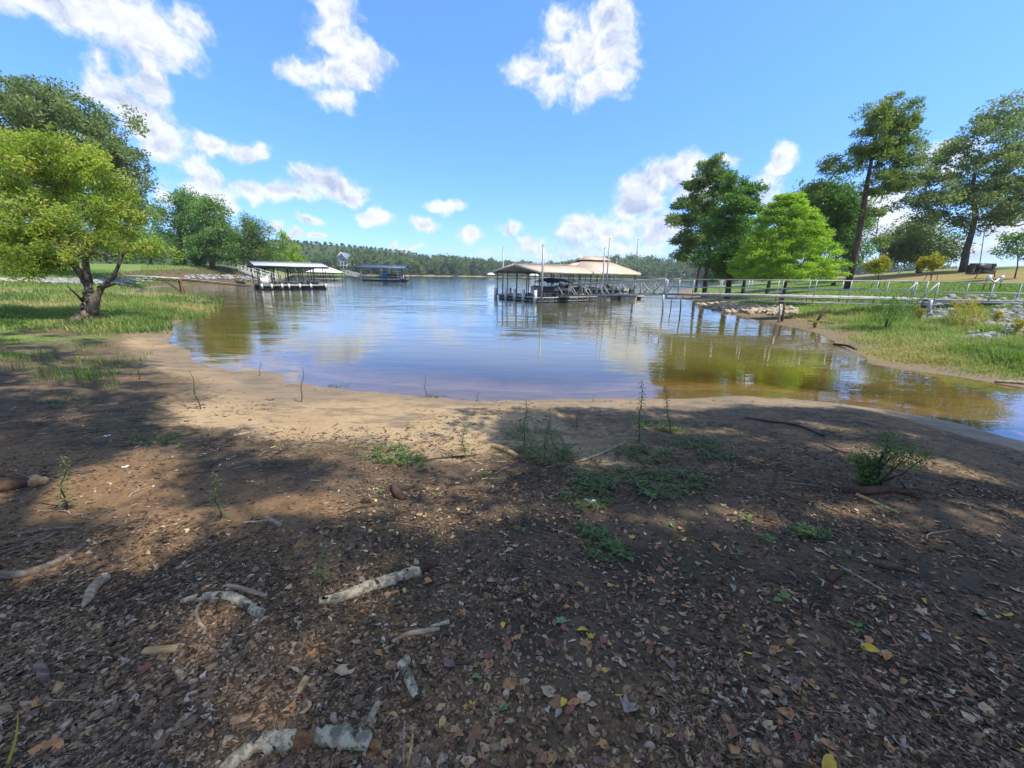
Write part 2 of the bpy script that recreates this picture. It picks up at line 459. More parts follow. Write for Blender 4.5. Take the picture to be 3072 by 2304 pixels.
def ground_z(x, y, sd=None):
    x = np.asarray(x, float); y = np.asarray(y, float)
    if sd is None: sd = shore_dist(x, y)
    wob = fbm(x * .55, y * .55, 3) * .55 * np.clip(1.2 - np.abs(sd) * .02, .1, 1)
    s = sd + wob * sstep(y, 60, 20)
    far = (y > 330) | ((y > 262) & (x < -40) & (y > 262 + 0 * x))
    right = (x > 8) & (y > 4.5 + .0 * x) & ~far & (x * .9 + 2 > 0) & (y > 9 - .17 * (x - 10))
    near = ~right & ~far & (y < 22) & (x > -14)
    # near beach and bank the camera stands on
    zn = np.where(s < 0, s * .13, .118 * np.minimum(s, 9) + .05 * np.clip(s - 9, 0, 40))
    zn = zn + .035 * fbm(x * .9, y * .9, 4) * sstep(s, -.5, .5) + .012 * fbm(x * 6, y * 6, 3) * sstep(s, .3, 1.5)
    # right-hand bank: beach, slope, lawn
    zr = np.where(s < 0, s * .16, .13 * np.minimum(s, 9.) + .11 * np.clip(s - 9, 0, 30) - .03 * np.clip(s - 42, 0, 60))
    zr = zr + .05 * fbm(x * .3, y * .3, 3) * sstep(s, 1, 5)
    # left-hand side: low flat, riprap step, then a lawn above
    zl = np.where(s < 0, s * .12, .07 * np.minimum(s, 10.))
    zl = zl + .95 * sstep(y, 35, 45) * sstep(s, .3, 6) + 1.5 * sstep(y, 45, 84) * sstep(s, 1, 9)
    zl = zl + .04 * fbm(x * .4, y * .4, 3) * sstep(s, .5, 4)
    wl_ = sstep(x, -16, -6) * sstep(y, 26, 16)
    z = zl * (1 - wl_) + zn * wl_
    z = np.where(right, zr, z)
    # far shore with its wooded hills
    hill = 16 * sstep(x, 60, -150) + 6 * sstep(x, -60, -160) + 4 + 9 * np.exp(-((x - 95) / 70.) ** 2) + 3 * fbm(x * .02, y * .02, 3)
    zf = np.where(s < 0, s * .1, np.minimum(s, 8) * .1 + hill * sstep(s, 6, 110))
    return np.where(far, zf, z)
def hit(u, v, d0=.5, d1=900):
    """photo pixel -> point on the terrain (never below the lake)"""
    d = raydir(u, v)
    t = np.exp(np.linspace(math.log(d0), math.log(d1), 1400))
    X = d[0] * t; Y = d[1] * t; Z = EYE + d[2] * t
    g = np.maximum(ground_z(X, Y), 0)
    b = np.nonzero(Z < g)[0]
    i = b[0] if len(b) else len(t) - 1
    if i == 0: return np.array([X[0], Y[0], g[0]])
    a0 = Z[i - 1] - g[i - 1]; a1 = Z[i] - g[i]
    f = a0 / (a0 - a1 + 1e-12)
    x = X[i - 1] + f * (X[i] - X[i - 1]); y = Y[i - 1] + f * (Y[i] - Y[i - 1])
    return np.array([x, y, max(float(ground_z(x, y)), 0)])
def hd(x, y): return hit(x * K, y * K)
def gz(x, y): return float(ground_z(np.array([x]), np.array([y]))[0])

# ------------------------------------------------------------------ warped grid shared by ground and lake
def axis(lo, hi, step, far_lo, far_hi, grow=1.045):
    a = list(np.arange(lo, hi + 1e-6, step))
    p, s = hi, step
    while p < far_hi: s *= grow; p += s; a.append(p)
    p, s = lo, step; pre = []
    while p > far_lo: s *= grow; p -= s; pre.append(p)
    return np.array(pre[::-1] + a)
GX = axis(-7.5, 9.5, .055, -2600, 2600, 1.04)
GY = axis(-1.5, 9.5, .05, -60, 3000, 1.035)
XX, YY = np.meshgrid(GX, GY)
SD = shore_dist(XX, YY)
ZZ = ground_z(XX, YY, SD)
ZZ = np.where(YY > 560, np.maximum(ZZ, 6), ZZ)
nx, ny = len(GX), len(GY)
ii, jj = np.meshgrid(np.arange(nx - 1), np.arange(ny - 1))
GQ = np.stack([jj * nx + ii, jj * nx + ii + 1, (jj + 1) * nx + ii + 1, (jj + 1) * nx + ii], -1).reshape(-1, 4)
def bil(A, x, y):
    i = np.clip(np.searchsorted(GX, x) - 1, 0, nx - 2); j = np.clip(np.searchsorted(GY, y) - 1, 0, ny - 2)
    fx = np.clip((x - GX[i]) / (GX[i + 1] - GX[i]), 0, 1); fy = np.clip((y - GY[j]) / (GY[j + 1] - GY[j]), 0, 1)
    return (A[j, i] * (1 - fx) + A[j, i + 1] * fx) * (1 - fy) + (A[j + 1, i] * (1 - fx) + A[j + 1, i + 1] * fx) * fy
ground_exact, shore_exact = ground_z, shore_dist
def ground_z(x, y, sd=None): return bil(ZZ, np.asarray(x, float), np.asarray(y, float))
def shore_dist(x, y): return bil(SD, np.asarray(x, float), np.asarray(y, float))
def inpoly(x, y, pts):
    ins = np.zeros(np.shape(x), bool)
    n = len(pts)
    for i in range(n):
        a = pts[i]; b = pts[(i + 1) % n]
        c = (a[1] > y) != (b[1] > y)
        ins ^= c & (x < a[0] + (y - a[1]) * (b[0] - a[0]) / ((b[1] - a[1]) or 1e-9))
    return ins
def sheet(name, Z, attrs, mat, quads=GQ):
    mb = MB(); mb.add(np.stack([XX.ravel(), YY.ravel(), Z.ravel()], -1), quads, tint=np.zeros(Z.size))
    me = mb.mesh(name, mat, True)
    for k, a in attrs.items():
        t = me.attributes.new(k, 'FLOAT', 'POINT'); t.data.foreach_set('value', np.ravel(a).astype(np.float32))
    return link(name, me, kind='structure')
NEARM = sstep(XX, -17, -9) * sstep(YY, 24, 15) * (1 - ((XX > 8) & (YY > 9 - .17 * (XX - 10))))
RIGHTM = ((XX > 8) & (YY > 9 - .17 * (XX - 10)) & (YY < 330)).astype(float)
LEFTM = (1 - np.clip(NEARM + RIGHTM, 0, 1)) * (YY < 330)
nz = fbm(XX * .5, YY * .5, 3)
# the wrack line where sand turns to soil lies about 3 m from the water
soil = NEARM * sstep(SD + nz * 1.9, 2.2, 3.9)
soil = np.maximum(soil, RIGHTM * .5 * (YY < 330))
# the left part of the beach is darker soil closer to the water
soil = np.maximum(soil, NEARM * sstep(-XX + nz * 2, 4.0, 7.5) * sstep(SD, 1.0, 3.0))
soil = np.maximum(soil, NEARM * .66 * sstep(XX + nz * 2.0, -.3, 1.6) * sstep(SD + nz * .8, .15, 1.0))
lowleft = sstep(-XX + nz * 2.5, 3.2, 5.5) * sstep(YY, 4.0, 5.5) * (1 - RIGHTM) * (YY < 22)
soil = np.maximum(soil, lowleft * sstep(SD, .4, 1.8) * .9)
bank_dirt_shade = LEFTM * (YY > 55) * (YY < 110) * sstep(SD, -.5, .5) * sstep(SD, 9, 6) * (XX < -38)  # dirt slope; its dark soil colour also stands in for the trees' shade
soil = np.maximum(soil, bank_dirt_shade)
gravel = NEARM * sstep(3.0 - YY - XX * .55 + nz * 1.2, .4, 2.0) * sstep(SD, 3.5, 4.5)
grass = RIGHTM * sstep(SD + nz * 1.5, 2.0, 3.4) + LEFTM * sstep(SD + nz * 2, .2, 1.2) * (1 - .9 * sstep(YY, 28, 30) * sstep(YY, 35, 33) * sstep(-XX, 26, 30))
grass = np.maximum(grass, RIGHTM * (YY < 17) * sstep(SD + nz, .1, 1.0) * .8)
grass = grass * (1 - LEFTM * (YY < 34) * (.25 + .9 * np.clip(nz + .35, 0, 1)))
grass = np.clip(grass, 0, 1) * (YY < 330) + (YY >= 330) * sstep(SD, 4, 9)
grass = grass * (1 - bank_dirt_shade)
wood = (YY > 255) * ((YY > 330) | (XX < -40)) * sstep(SD, 5, 10) * 1.0
dry = RIGHTM * np.clip((YY < 18) * .75 * np.exp(-((SD - .6) / 1.6) ** 2) + sstep(SD, 20, 27) * (.45 + 1.2 * nz) + .9 * np.exp(-((SD - 24 + nz * 6) / 3.) ** 2) * (XX < 60), 0, 1)

def ground_mat():
    g = G('shore_ground')
    P = g.geo.outputs['Position']
    n1 = g.noise(1.3, 6, .6); n2 = g.noise(9, 6, .65); n3 = g.noise(45, 5, .7); n4 = g.noise(160, 3, .7)
    sand = g.mix(g.mr(n1, .3, .7), (.29, .20, .105), (.36, .26, .145))
    sand = g.mix(g.math('MULTIPLY', g.mr(n2, .48, .70), .8), sand, (.22, .15, .085))
    sand = g.mix(g.math('MULTIPLY', g.mr(g.noise(2.2, 6, .7, stretch=(.6, 1.5, 1)), .48, .62), .75), sand, (.135, .108, .078))
    sand = g.mix(g.math('MULTIPLY', g.mr(n3, .5, .75), .5), sand, (.17, .125, .08))
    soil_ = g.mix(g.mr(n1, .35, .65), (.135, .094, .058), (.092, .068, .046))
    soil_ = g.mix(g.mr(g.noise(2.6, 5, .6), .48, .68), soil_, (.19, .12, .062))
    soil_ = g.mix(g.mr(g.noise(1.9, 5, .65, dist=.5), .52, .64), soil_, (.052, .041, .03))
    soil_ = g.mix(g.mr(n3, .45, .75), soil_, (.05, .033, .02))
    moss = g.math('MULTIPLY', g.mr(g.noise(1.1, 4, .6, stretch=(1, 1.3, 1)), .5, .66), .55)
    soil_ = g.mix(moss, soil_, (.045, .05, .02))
    grav = g.mix(g.mr(g.noise(34, 4, .7), .35, .65), (.26, .15, .068), (.13, .078, .038))
    grav = g.mix(g.mr(n2, .45, .7), grav, (.16, .10, .055))
    gr = g.mix(g.mr(n2, .35, .65), (.09, .165, .026), (.14, .20, .04))
    gr = g.mix(g.mr(g.noise(.25, 4, .6), .48, .72), gr, (.17, .19, .055))
    dr = g.mix(g.mr(n2, .35, .65), (.27, .16, .07), (.20, .17, .06))
    def edge(a, k=.5):   # break a mask's border up with noise
        return g.mr(g.math('MULTIPLY_ADD', g.math('SUBTRACT', g.math('MULTIPLY_ADD', n2, .6, g.math('MULTIPLY', n3, .4)), .5), 1.6, g.attr(a)), .26, .74)
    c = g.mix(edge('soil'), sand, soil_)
    c = g.mix(g.math('MULTIPLY', edge('gravel'), .75), c, grav)
    c = g.mix(edge('grass'), c, gr)
    c = g.mix(g.attr('dry'), c, dr)
    c = g.mix(g.attr('wood'), c, g.mix(g.mr(n2, .35, .65), (.035, .055, .018), (.06, .08, .03)))
    wet = g.attr('wet')
    c = g.mix(g.math('MULTIPLY', wet, .55), c, g.mix(.0, (.10, .075, .045), (.1, .1, .1)))
    rough = g.math('MULTIPLY_ADD', wet, -.34, .92)
    h = g.math('ADD', g.math('MULTIPLY', n2, .5), g.math('ADD', g.math('MULTIPLY', n3, .3), g.math('MULTIPLY', n4, .12)))
    nb = g.bump(h, .8, .035)
    return g.end(g.bsdf(c, rough, nb, g.math('MULTIPLY_ADD', wet, .15, .15)))
wet = sstep(SD + nz * 1.6, 1.5, .0) * (SD > -1)
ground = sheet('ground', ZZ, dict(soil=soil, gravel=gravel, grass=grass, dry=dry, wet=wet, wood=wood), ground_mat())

# ------------------------------------------------------------------ lake
def water_mat():
    g = G('lake_water')
    P = g.geo.outputs['Position']
    dep = g.attr('depth')
    # wind-roughened bands and calmer water near the beach
    sp = g.n('ShaderNodeSeparateXYZ'); g.put(sp.inputs[0], P)
    calm = g.mr(sp.outputs[1], 7.5, 30., .28, 1.)
    band = g.mr(g.noise(.16, 3, .6, stretch=(.5, 1.6, 1)), .35, .65, .45, 1.15)
    w1 = g.noise(2.4, 3, .5, stretch=(.42, 1.5, 1), dist=.6)
    w2 = g.noise(.8, 2, .5, stretch=(.5, 1.5, 1), dist=.4)
    w3 = g.noise(7., 2, .5, stretch=(.6, 1.4, 1))
    h = g.math('ADD', g.math('MULTIPLY', w1, .021), g.math('ADD', g.math('MULTIPLY', w2, .045), g.math('MULTIPLY', w3, .0022)))
    h = g.math('MULTIPLY', h, g.math('MULTIPLY', calm, band))
    nb = g.n('ShaderNodeBump'); nb.inputs['Strength'].default_value = 1; nb.inputs['Distance'].default_value = .8
    g.put(nb.inputs['Height'], h)
    fr = g.n('ShaderNodeFresnel'); fr.inputs['IOR'].default_value = 1.62; g.put(fr.inputs['Normal'], nb.outputs[0])
    gl = g.n('ShaderNodeBsdfGlossy'); gl.inputs['Roughness'].default_value = .015; g.put(gl.inputs['Normal'], nb.outputs[0])
    gl.inputs['Color'].default_value = (1, 1, 1, 1)
    murk = g.n('ShaderNodeBsdfDiffuse')
    g.put(murk.inputs['Color'], g.mix(g.mr(dep, .2, 2.2), (.15, .12, .02), (.055, .075, .05)))
    tr = g.n('ShaderNodeBsdfTransparent'); g.put(tr.inputs['Color'], g.mix(g.mr(dep, 0, .5), (.93, .88, .72), (.55, .45, .16)))
    m1 = g.n('ShaderNodeMixShader'); g.put(m1.inputs[0], g.mr(dep, .02, .75, .06, 1.)); g.put(m1.inputs[1], tr.outputs[0]); g.put(m1.inputs[2], murk.outputs[0])
    m2 = g.n('ShaderNodeMixShader'); g.put(m2.inputs[0], g.math('MULTIPLY', fr.outputs[0], 1.12, clamp=True)); g.put(m2.inputs[1], m1.outputs[0]); g.put(m2.inputs[2], gl.outputs[0])
    return g.end(m2.outputs[0])
keep = (SD < 1.2)
kq = keep.ravel()[GQ].any(1)
lake = sheet('lake_water', np.zeros_like(ZZ), dict(depth=np.clip(-ZZ, 0, 8)), water_mat(), GQ[kq])
# ------------------------------------------------------------------ foliage
def unit(v): return v / (np.linalg.norm(v, axis=-1, keepdims=True) + 1e-9)
def leaves(mb, C, rad, per, size, rs, droop=0., aspect=.5, flat=0., jitter=.25, tuft=False, tscale=.5, tbias=0.):
    """kite-shaped leaves round clump centres C; rad (n,3) or scalar"""
    n = len(C); N = n * per
    rad = np.broadcast_to(np.asarray(rad, float), (n, 3)) if not np.isscalar(rad) else np.full((n, 3), rad)
    off = rs.normal(size=(n, per, 3)); r = rs.rand(n, per, 1) ** .45
    off = unit(off) * r * rs.uniform(.6, 1.35, (n, 1, 1))
    c = (C[:, None] + off * rad[:, None]).reshape(N, 3)
    d = unit(rs.normal(size=(N, 3)) + (unit(off.reshape(N, 3)) * (1.3 if tuft else .5)))
    d[:, 2] = d[:, 2] * (1 - flat) - droop
    d = unit(d)
    s = unit(np.cross(d, unit(rs.normal(size=(N, 3)) * np.array([1 - flat, 1 - flat, 1]) + np.array([0, 0, flat * 2]))))
    L = size * rs.uniform(1 - jitter, 1 + jitter, (N, 1)); W = L * aspect
    nrm = np.cross(d, s)
    a = c; b = c + d * L * .5 + s * W * .5 + nrm * L * .06; e = c + d * L; f = c + d * L * .5 - s * W * .5 + nrm * L * .06
    V = np.stack([a, b, e, f], 1).reshape(-1, 3)
    q = np.arange(N * 4).reshape(-1, 4)
    tint = np.clip(.5 + tbias + (rs.rand(n, 1) - .5) * tscale + (rs.rand(n, per) - .5) * .5, 0, 1).reshape(-1)
    mb.add(V, q, tint=np.repeat(tint, 4))

def branches(mb, trunk, trad, C, rs, tip=.012, segs=3, bow=.08, start=.25, sides=5, expo=.42, up=.0):
    """limbs that reach every clump centre, joined to the nearest wood"""
    tr = np.array(trunk, float)
    k = np.linspace(0, len(tr) - 1, 16)
    pts = np.stack([np.interp(k, np.arange(len(tr)), tr[:, i]) for i in range(3)], 1)
    rad = np.interp(k, np.linspace(0, len(tr) - 1, len(trad)), trad)
    mb.tube(pts, rad, 9, wob=.05)
    P = list(pts); par = [-1] * 16; ok = [j / 15. >= start for j in range(16)]
    order = np.argsort([np.min(np.linalg.norm(pts[6:] - c, axis=1)) for c in C])
    chains = []; load = [0] * 16
    A = np.array(P)
    okA = np.array(ok)
    for ci in order:
        c = C[ci]
        d = np.linalg.norm(A - c, axis=1)
        cost = d + .5 * np.maximum(0, A[:, 2] - c[2]) + np.where(okA, 0, 1e6)
        j = int(np.argmin(cost))
        a = A[j]; prev = j; idx = [j]
        dirv = c - a; L = np.linalg.norm(dirv)
        new = []
        for s_ in range(1, segs + 1):
            f = s_ / segs
            q = a + dirv * f + rs.normal(size=3) * L * bow * (1 - f * .5) * (f < 1) + np.array([0, 0, up * L * math.sin(f * pi)])
            P.append(q); par.append(prev); load.append(0); prev = len(P) - 1; idx.append(prev); new.append(q)
        A = np.concatenate([A, np.array(new)]); okA = np.concatenate([okA, np.ones(segs, bool)])
        chains.append(idx)
        load[prev] += 1
    for i in range(len(P) - 1, 15, -1):
        if par[i] >= 0: load[par[i]] += load[i]
    for idx in chains:
        r = [tip * max(1, load[i]) ** expo for i in idx]
        if idx[0] < 16: r[0] = min(r[0], float(rad[idx[0]]) * .7)
        r[0] = min(r[0], r[1] * 1.25)
        mb.tube([P[i] for i in idx], r, sides, cap=False)
def clumps_in(lobes, n, rs, shell=.55, minz=None, spacing=.0):
    """centres spread through ellipsoid lobes (cx,cy,cz,rx,ry,rz), thicker to the outside"""
    L = np.array(lobes, float); w = (L[:, 3] * L[:, 4] * L[:, 5]) ** .7; w /= w.sum()
    out = []
    tries = 0
    while len(out) < n and tries < n * 30:
        tries += 1
        l = L[rs.choice(len(L), p=w)]
        d = unit(rs.normal(size=3)); r = shell + (1 - shell) * rs.rand() if rs.rand() < .75 else rs.rand() * shell
        c = l[:3] + d * r * l[3:6]
        if minz is not None and c[2] < minz: continue
        if spacing and out and np.min(np.linalg.norm(np.array(out) - c, axis=1)) < spacing: continue
        out.append(c)
    return np.array(out)

LM = {}
LM['oak'] = leaf_mat('oak_leaf', [(0, (.08, .125, .04)), (.5, (.14, .19, .062)), (1, (.23, .27, .11))], .38)
LM['dark'] = leaf_mat('dark_green_leaf', [(0, (.05, .105, .02)), (.5, (.10, .19, .036)), (1, (.18, .28, .06))], .35)
LM['mid'] = leaf_mat('mid_green_leaf', [(0, (.06, .125, .024)), (.5, (.10, .19, .04)), (1, (.17, .27, .07))], .4)
LM['willow'] = leaf_mat('willow_leaf', [(0, (.14, .19, .022)), (.5, (.25, .33, .045)), (.85, (.37, .43, .07)), (1, (.46, .40, .10))], .45)
LM['cypress'] = leaf_mat('bright_cypress_leaf', [(0, (.12, .22, .016)), (.5, (.23, .36, .026)), (1, (.38, .47, .045))], .42)
LM['cypress2'] = leaf_mat('deep_cypress_leaf', [(0, (.05, .115, .02)), (.5, (.10, .20, .03)), (1, (.17, .28, .05))], .35)
LM['pine'] = leaf_mat('pine_needle', [(0, (.055, .11, .025)), (.5, (.115, .19, .045)), (1, (.21, .28, .07))], .3)
LM['oldpine'] = leaf_mat('tall_pine_needle', [(0, (.09, .14, .03)), (.5, (.145, .21, .042)), (.85, (.22, .28, .055)), (1, (.36, .27, .06))], .32)
LM['autumn'] = leaf_mat('turning_leaf', [(0, (.15, .20, .02)), (.35, (.30, .28, .03)), (.65, (.42, .27, .03)), (1, (.48, .15, .03))], .45)
LM['far'] = leaf_mat('far_leaf', [(0, (.045, .085, .028)), (.5, (.075, .125, .036)), (1, (.15, .20, .055))], .3, vary=.9)
LM['grass'] = leaf_mat('grass_blade', [(0, (.08, .12, .028)), (.4, (.13, .21, .042)), (.7, (.23, .27, .075)), (1, (.38, .30, .14))], .35)
LM['weed'] = leaf_mat('weed_leaf', [(0, (.045, .09, .028)), (.5, (.105, .16, .036)), (1, (.17, .22, .06))], .35)
LM['yellow'] = leaf_mat('yellow_weed_leaf', [(0, (.20, .22, .03)), (.5, (.36, .30, .05)), (1, (.45, .30, .07))], .4)

def tree(name, label, base, trunk, trad, C, leafmat, rs, per=120, rad=.5, size=.14, barkmat='bark', group=None, cat='tree', bow=.08, tip=.012, segs=3, start=.25, up=0., expo=.42, sides=5, extra=None, **lk):
    """all coordinates are world metres, stored relative to the base"""
    base = np.array(base, float)
    root = thing(name, label, cat, base, 0, group)
    w = MB(); branches(w, np.array(trunk, float) - base, trad, C - base, rs, tip, segs, bow, start, sides, expo, up)
    if extra: extra(w, base)
    w.build('trunk', M[barkmat], root, True)
    f = MB(); leaves(f, C - base, rad, per, size, rs, **lk)
    f.build('crown', LM[leafmat], root)
    return root
def px_lobes(spec, depth_frac=.8):
    """crown lobes from the notes' pixels: (x, y, half width, half height, distance)"""
    out = []
    for (x, y, rx, ry, Y) in spec:
        c = ad(x, y, Y); s = K * Y * 1.0 / FPX
        out.append((c[0], c[1], c[2], rx * s * .98, rx * s * depth_frac, ry * s * .92))
    return out
RS = np.random.RandomState
def ontop(x, y, Y):      # a point on the terrain below pixel column x at distance Y
    p = ad(x, y, Y); p[2] = max(gz(p[0], p[1]), 0) - .06; return p

# ---- left: gnarled willow on the grassy spit
rs = RS(1)
B = hd(194, 695); YW = B[1]
def wp(x, y, dy=0.): return ad(x, y, YW + dy)
lob = px_lobes([(95, 362, 95, 70, YW), (30, 400, 85, 85, YW - .5), (150, 410, 100, 80, YW + .5), (205, 375, 55, 60, YW), (90, 500, 120, 80, YW - .6), (215, 480, 75, 70, YW), (20, 520, 70, 60, YW), (300, 470, 50, 45, YW + 1), (310, 530, 55, 35, YW + .6), (250, 430, 45, 40, YW + .8), (95, 570, 80, 30, YW - .4), (130, 318, 60, 30, YW), (75, 318, 40, 26, YW), (40, 560, 80, 36, YW - .8), (150, 560, 50, 26, YW - .6), (-40, 480, 60, 90, YW), (60, 308, 40, 24, YW), (-20, 330, 50, 50, YW), (170, 345, 40, 30, YW), (340, 500, 26, 24, YW + .6)], 1.15)
C = clumps_in(lob, 330, rs, .45)
wil = thing('willow_tree', 'yellow-green willow with a knobbly leaning trunk on the grassy spit', 'tree', B)
w = MB()
tk = [wp(196, 700), wp(194, 672, -.1), wp(197, 645, -.1), wp(191, 618), wp(178, 596, .2), wp(150, 560), wp(120, 505), wp(92, 450)]
w_tr = np.array(tk) - B
branches(w, w_tr, [.15, .13, .15, .14, .13, .1, .07, .035], C - B, rs, .011, 4, .09, .42, 5)
w.tube([wp(199, 690, -.1) - B, wp(204, 668, -.15) - B, wp(209, 640, -.1) - B, wp(222, 618) - B, wp(245, 600, .1) - B, wp(262, 560, .2) - B, wp(272, 520, .3) - B], [.12, .15, .13, .1, .07, .05, .03], 9, wob=.14)
w.tube([wp(188, 612, .1) - B, wp(186, 585, .2) - B, wp(184, 560, .2) - B, wp(190, 520, .3) - B], [.2, .13, .1, .05], 7)
w.tube([wp(215, 622) - B, wp(250, 612, -.3) - B, wp(285, 618, -.8) - B], [.09, .05, .02], 6)
w.tube([wp(180, 652, -.1) - B, wp(165, 636, -.3) - B, wp(145, 618, -.6) - B], [.05, .035, .015], 6)
for k in range(46):      # burrs and swellings on the old trunk
    t = rs.rand(); c = np.array([np.interp(t, [0, 1], [w_tr[0][i], w_tr[3][i]]) for i in range(3)])
    c = c + np.array([rs.uniform(-.14, .26), -.06 - .14 * rs.rand(), 0]) * (1.05 - .3 * abs(t - .5))
    r = rs.uniform(.03, .09)
    w.tube([c + np.array([0, 0, -r * 1.6]), c + np.array([0, -r * .3, -r * .6]), c + np.array([0, -r * .3, r * .6]), c + np.array([rs.uniform(-.05, .05), 0, r * 1.7])], [r * .3, r, r * .9, r * .25], 7, wob=.2)
for k in range(7):
    a = k * .9 + .3; w.tube([np.array([0.05, 0, .45]), np.array([cos(a) * .42, sin(a) * .42, .12]), np.array([cos(a) * .85, sin(a) * .8, -.05])], [.2, .13, .04], 6, wob=.15)
w.build('trunk', M['palebark'], wil, True)
f = MB(); leaves(f, C - B, (.37, .37, .32), 115, .14, rs, droop=.28, aspect=.32, tscale=.8); f.build('crown', LM['willow'], wil)

# ---- left: the big oaks behind the willow
rs = RS(2); Y = 46
lob = px_lobes([(60, 255, 110, 75, Y), (160, 260, 100, 70, Y), (215, 330, 75, 70, Y), (262, 400, 52, 55, Y), (228, 290, 46, 46, Y), (252, 335, 42, 48, Y), (285, 420, 36, 50, Y), (240, 360, 60, 50, Y), (290, 455, 32, 36, Y), (200, 300, 60, 50, Y), (120, 350, 130, 90, Y), (20, 330, 110, 100, Y), (-60, 300, 110, 110, Y), (250, 460, 60, 55, Y), (60, 450, 190, 90, Y), (170, 220, 45, 32, Y), (100, 212, 60, 34, Y), (20, 215, 60, 36, Y), (235, 280, 30, 30, Y)], 1.0)
C = clumps_in(lob, 720, rs, .5)
b = ontop(70, 600, Y)
tree('oak_tree', 'tall grey-green oak towering behind the willow', b, [b, b + [.2, 0, 5], b + [.6, 0, 11], b + [1, 0, 17]], [.75, .6, .45, .15], C, 'oak', rs, 110, (.95, .95, .65), .29, tip=.03, aspect=.55, tscale=.7)
# shaded understorey left of it
rs = RS(3)
lob = px_lobes([(10, 540, 60, 38, 50), (-70, 540, 60, 60, 50)], .9)
C = clumps_in(lob, 60, rs, .5); b = ontop(0, 600, 50)
tree('understorey_tree', 'low dark tree at the left picture edge under the tall oak', b, [b, b + [0, 0, 4]], [.25, .12], C, 'dark', rs, 60, 1.0, .35, tip=.02)

# ---- left: trees on the far bank of the cove
def bank_tree(seed, name, label, bx, Y, spec, n, mat, per=90, rad=1.1, size=.34, trunk_top=None, bark='bark', tr=.35, group=None, **kw):
    rs = RS(seed); b = ontop(bx, 590, Y)
    C = clumps_in(px_lobes(spec, kw.pop('df', .9)), n, rs, kw.pop('shell', .55))
    top = C[np.argmax(C[:, 2])]
    tk = kw.pop('trunk', None)
    if tk is None: tk = [b, b * .7 + np.array([(b[0] * .6 + top[0] * .4), b[1], top[2]]) * .3, np.array([b[0] * .6 + top[0] * .4, b[1], top[2] * .55 + b[2] * .45]), np.array([top[0], b[1], top[2] - .3])]
    tk = [np.array(t) for t in tk]
    return tree(name, label, b, tk, [tr, tr * .8, tr * .55, tr * .15], C, mat, rs, per, rad, size, barkmat=bark, group=group, **kw)
YB = 80
bank_tree(11, 'broadleaf_tree', 'rounded mid-green tree with a forked top, next right of the willow', 400, YB, [(400, 455, 50, 40, YB), (430, 470, 45, 45, YB), (385, 500, 48, 48, YB), (445, 520, 40, 40, YB), (395, 430, 34, 16, YB), (350, 470, 20, 40, YB)], 150, 'mid', tr=.5, tip=.04, rad=1.33, size=0.39, tbias=.2)
bank_tree(12, 'broadleaf_tree', 'leafy green tree with a clear trunk standing left of the rounded pine', 462, YB - 4, [(462, 480, 34, 42, YB - 4), (478, 510, 36, 40, YB - 4), (450, 530, 40, 32, YB - 4), (490, 545, 30, 22, YB - 4), (455, 445, 26, 22, YB - 4)], 130, 'mid', tr=.5, tip=.04, rad=1.19, size=0.39, tbias=.2)
bank_tree(13, 'pine_tree', 'dark rounded pine above the left end of the grey-roofed dock', 545, YB + 2, [(540, 480, 30, 18, YB), (548, 500, 38, 22, YB), (555, 525, 44, 22, YB), (560, 550, 42, 20, YB), (530, 520, 26, 30, YB), (578, 545, 26, 20, YB)], 120, 'pine', tr=.5, tip=.04, rad=1.12, size=0.42, aspect=.25, tuft=True, bark='pinebark')
bank_tree(14, 'bush', 'broad dark bush between the rounded pine and the slim sapling', 590, YB + 6, [(590, 560, 26, 20, YB + 6), (560, 572, 30, 14, YB + 6)], 50, 'dark', tr=.2, tip=.03, rad=0.98, size=0.35, cat='bush', tbias=.2)
bank_tree(15, 'slim_tree', 'thin feathery tree with a bare leader rising behind the grey-roofed dock', 622, YB + 10, [(614, 515, 12, 16, YB + 10), (625, 545, 26, 24, YB + 10), (640, 565, 22, 16, YB + 10)], 50, 'cypress', tr=.2, tip=.03, rad=0.84, size=0.32)
bank_tree(16, 'cedar_shrub', 'small dark cedar standing at the waterline right of the willow', 386, YB - 4, [(386, 556, 11, 30, YB - 4), (386, 575, 13, 15, YB - 4)], 44, 'dark', tr=.15, tip=.025, rad=0.49, size=0.22, cat='shrub', tbias=-.25)
bank_tree(17, 'cedar_shrub', 'wider dark cedar bush between the waterline cedar and the clear-trunked tree', 426, YB - 3, [(426, 562, 17, 22, YB - 3), (424, 545, 10, 20, YB - 3)], 50, 'dark', tr=.15, tip=.025, rad=0.56, size=0.22, cat='shrub', tbias=-.25)
bank_tree(18, 'backdrop_tree', 'hazy green tree seen through the gap behind the willow', 330, YB + 25, [(320, 520, 60, 30, YB + 25), (360, 540, 50, 25, YB + 25), (280, 545, 40, 25, YB + 25)], 70, 'mid', tr=.4, tip=.05, rad=1.82, size=0.56, tbias=.2)

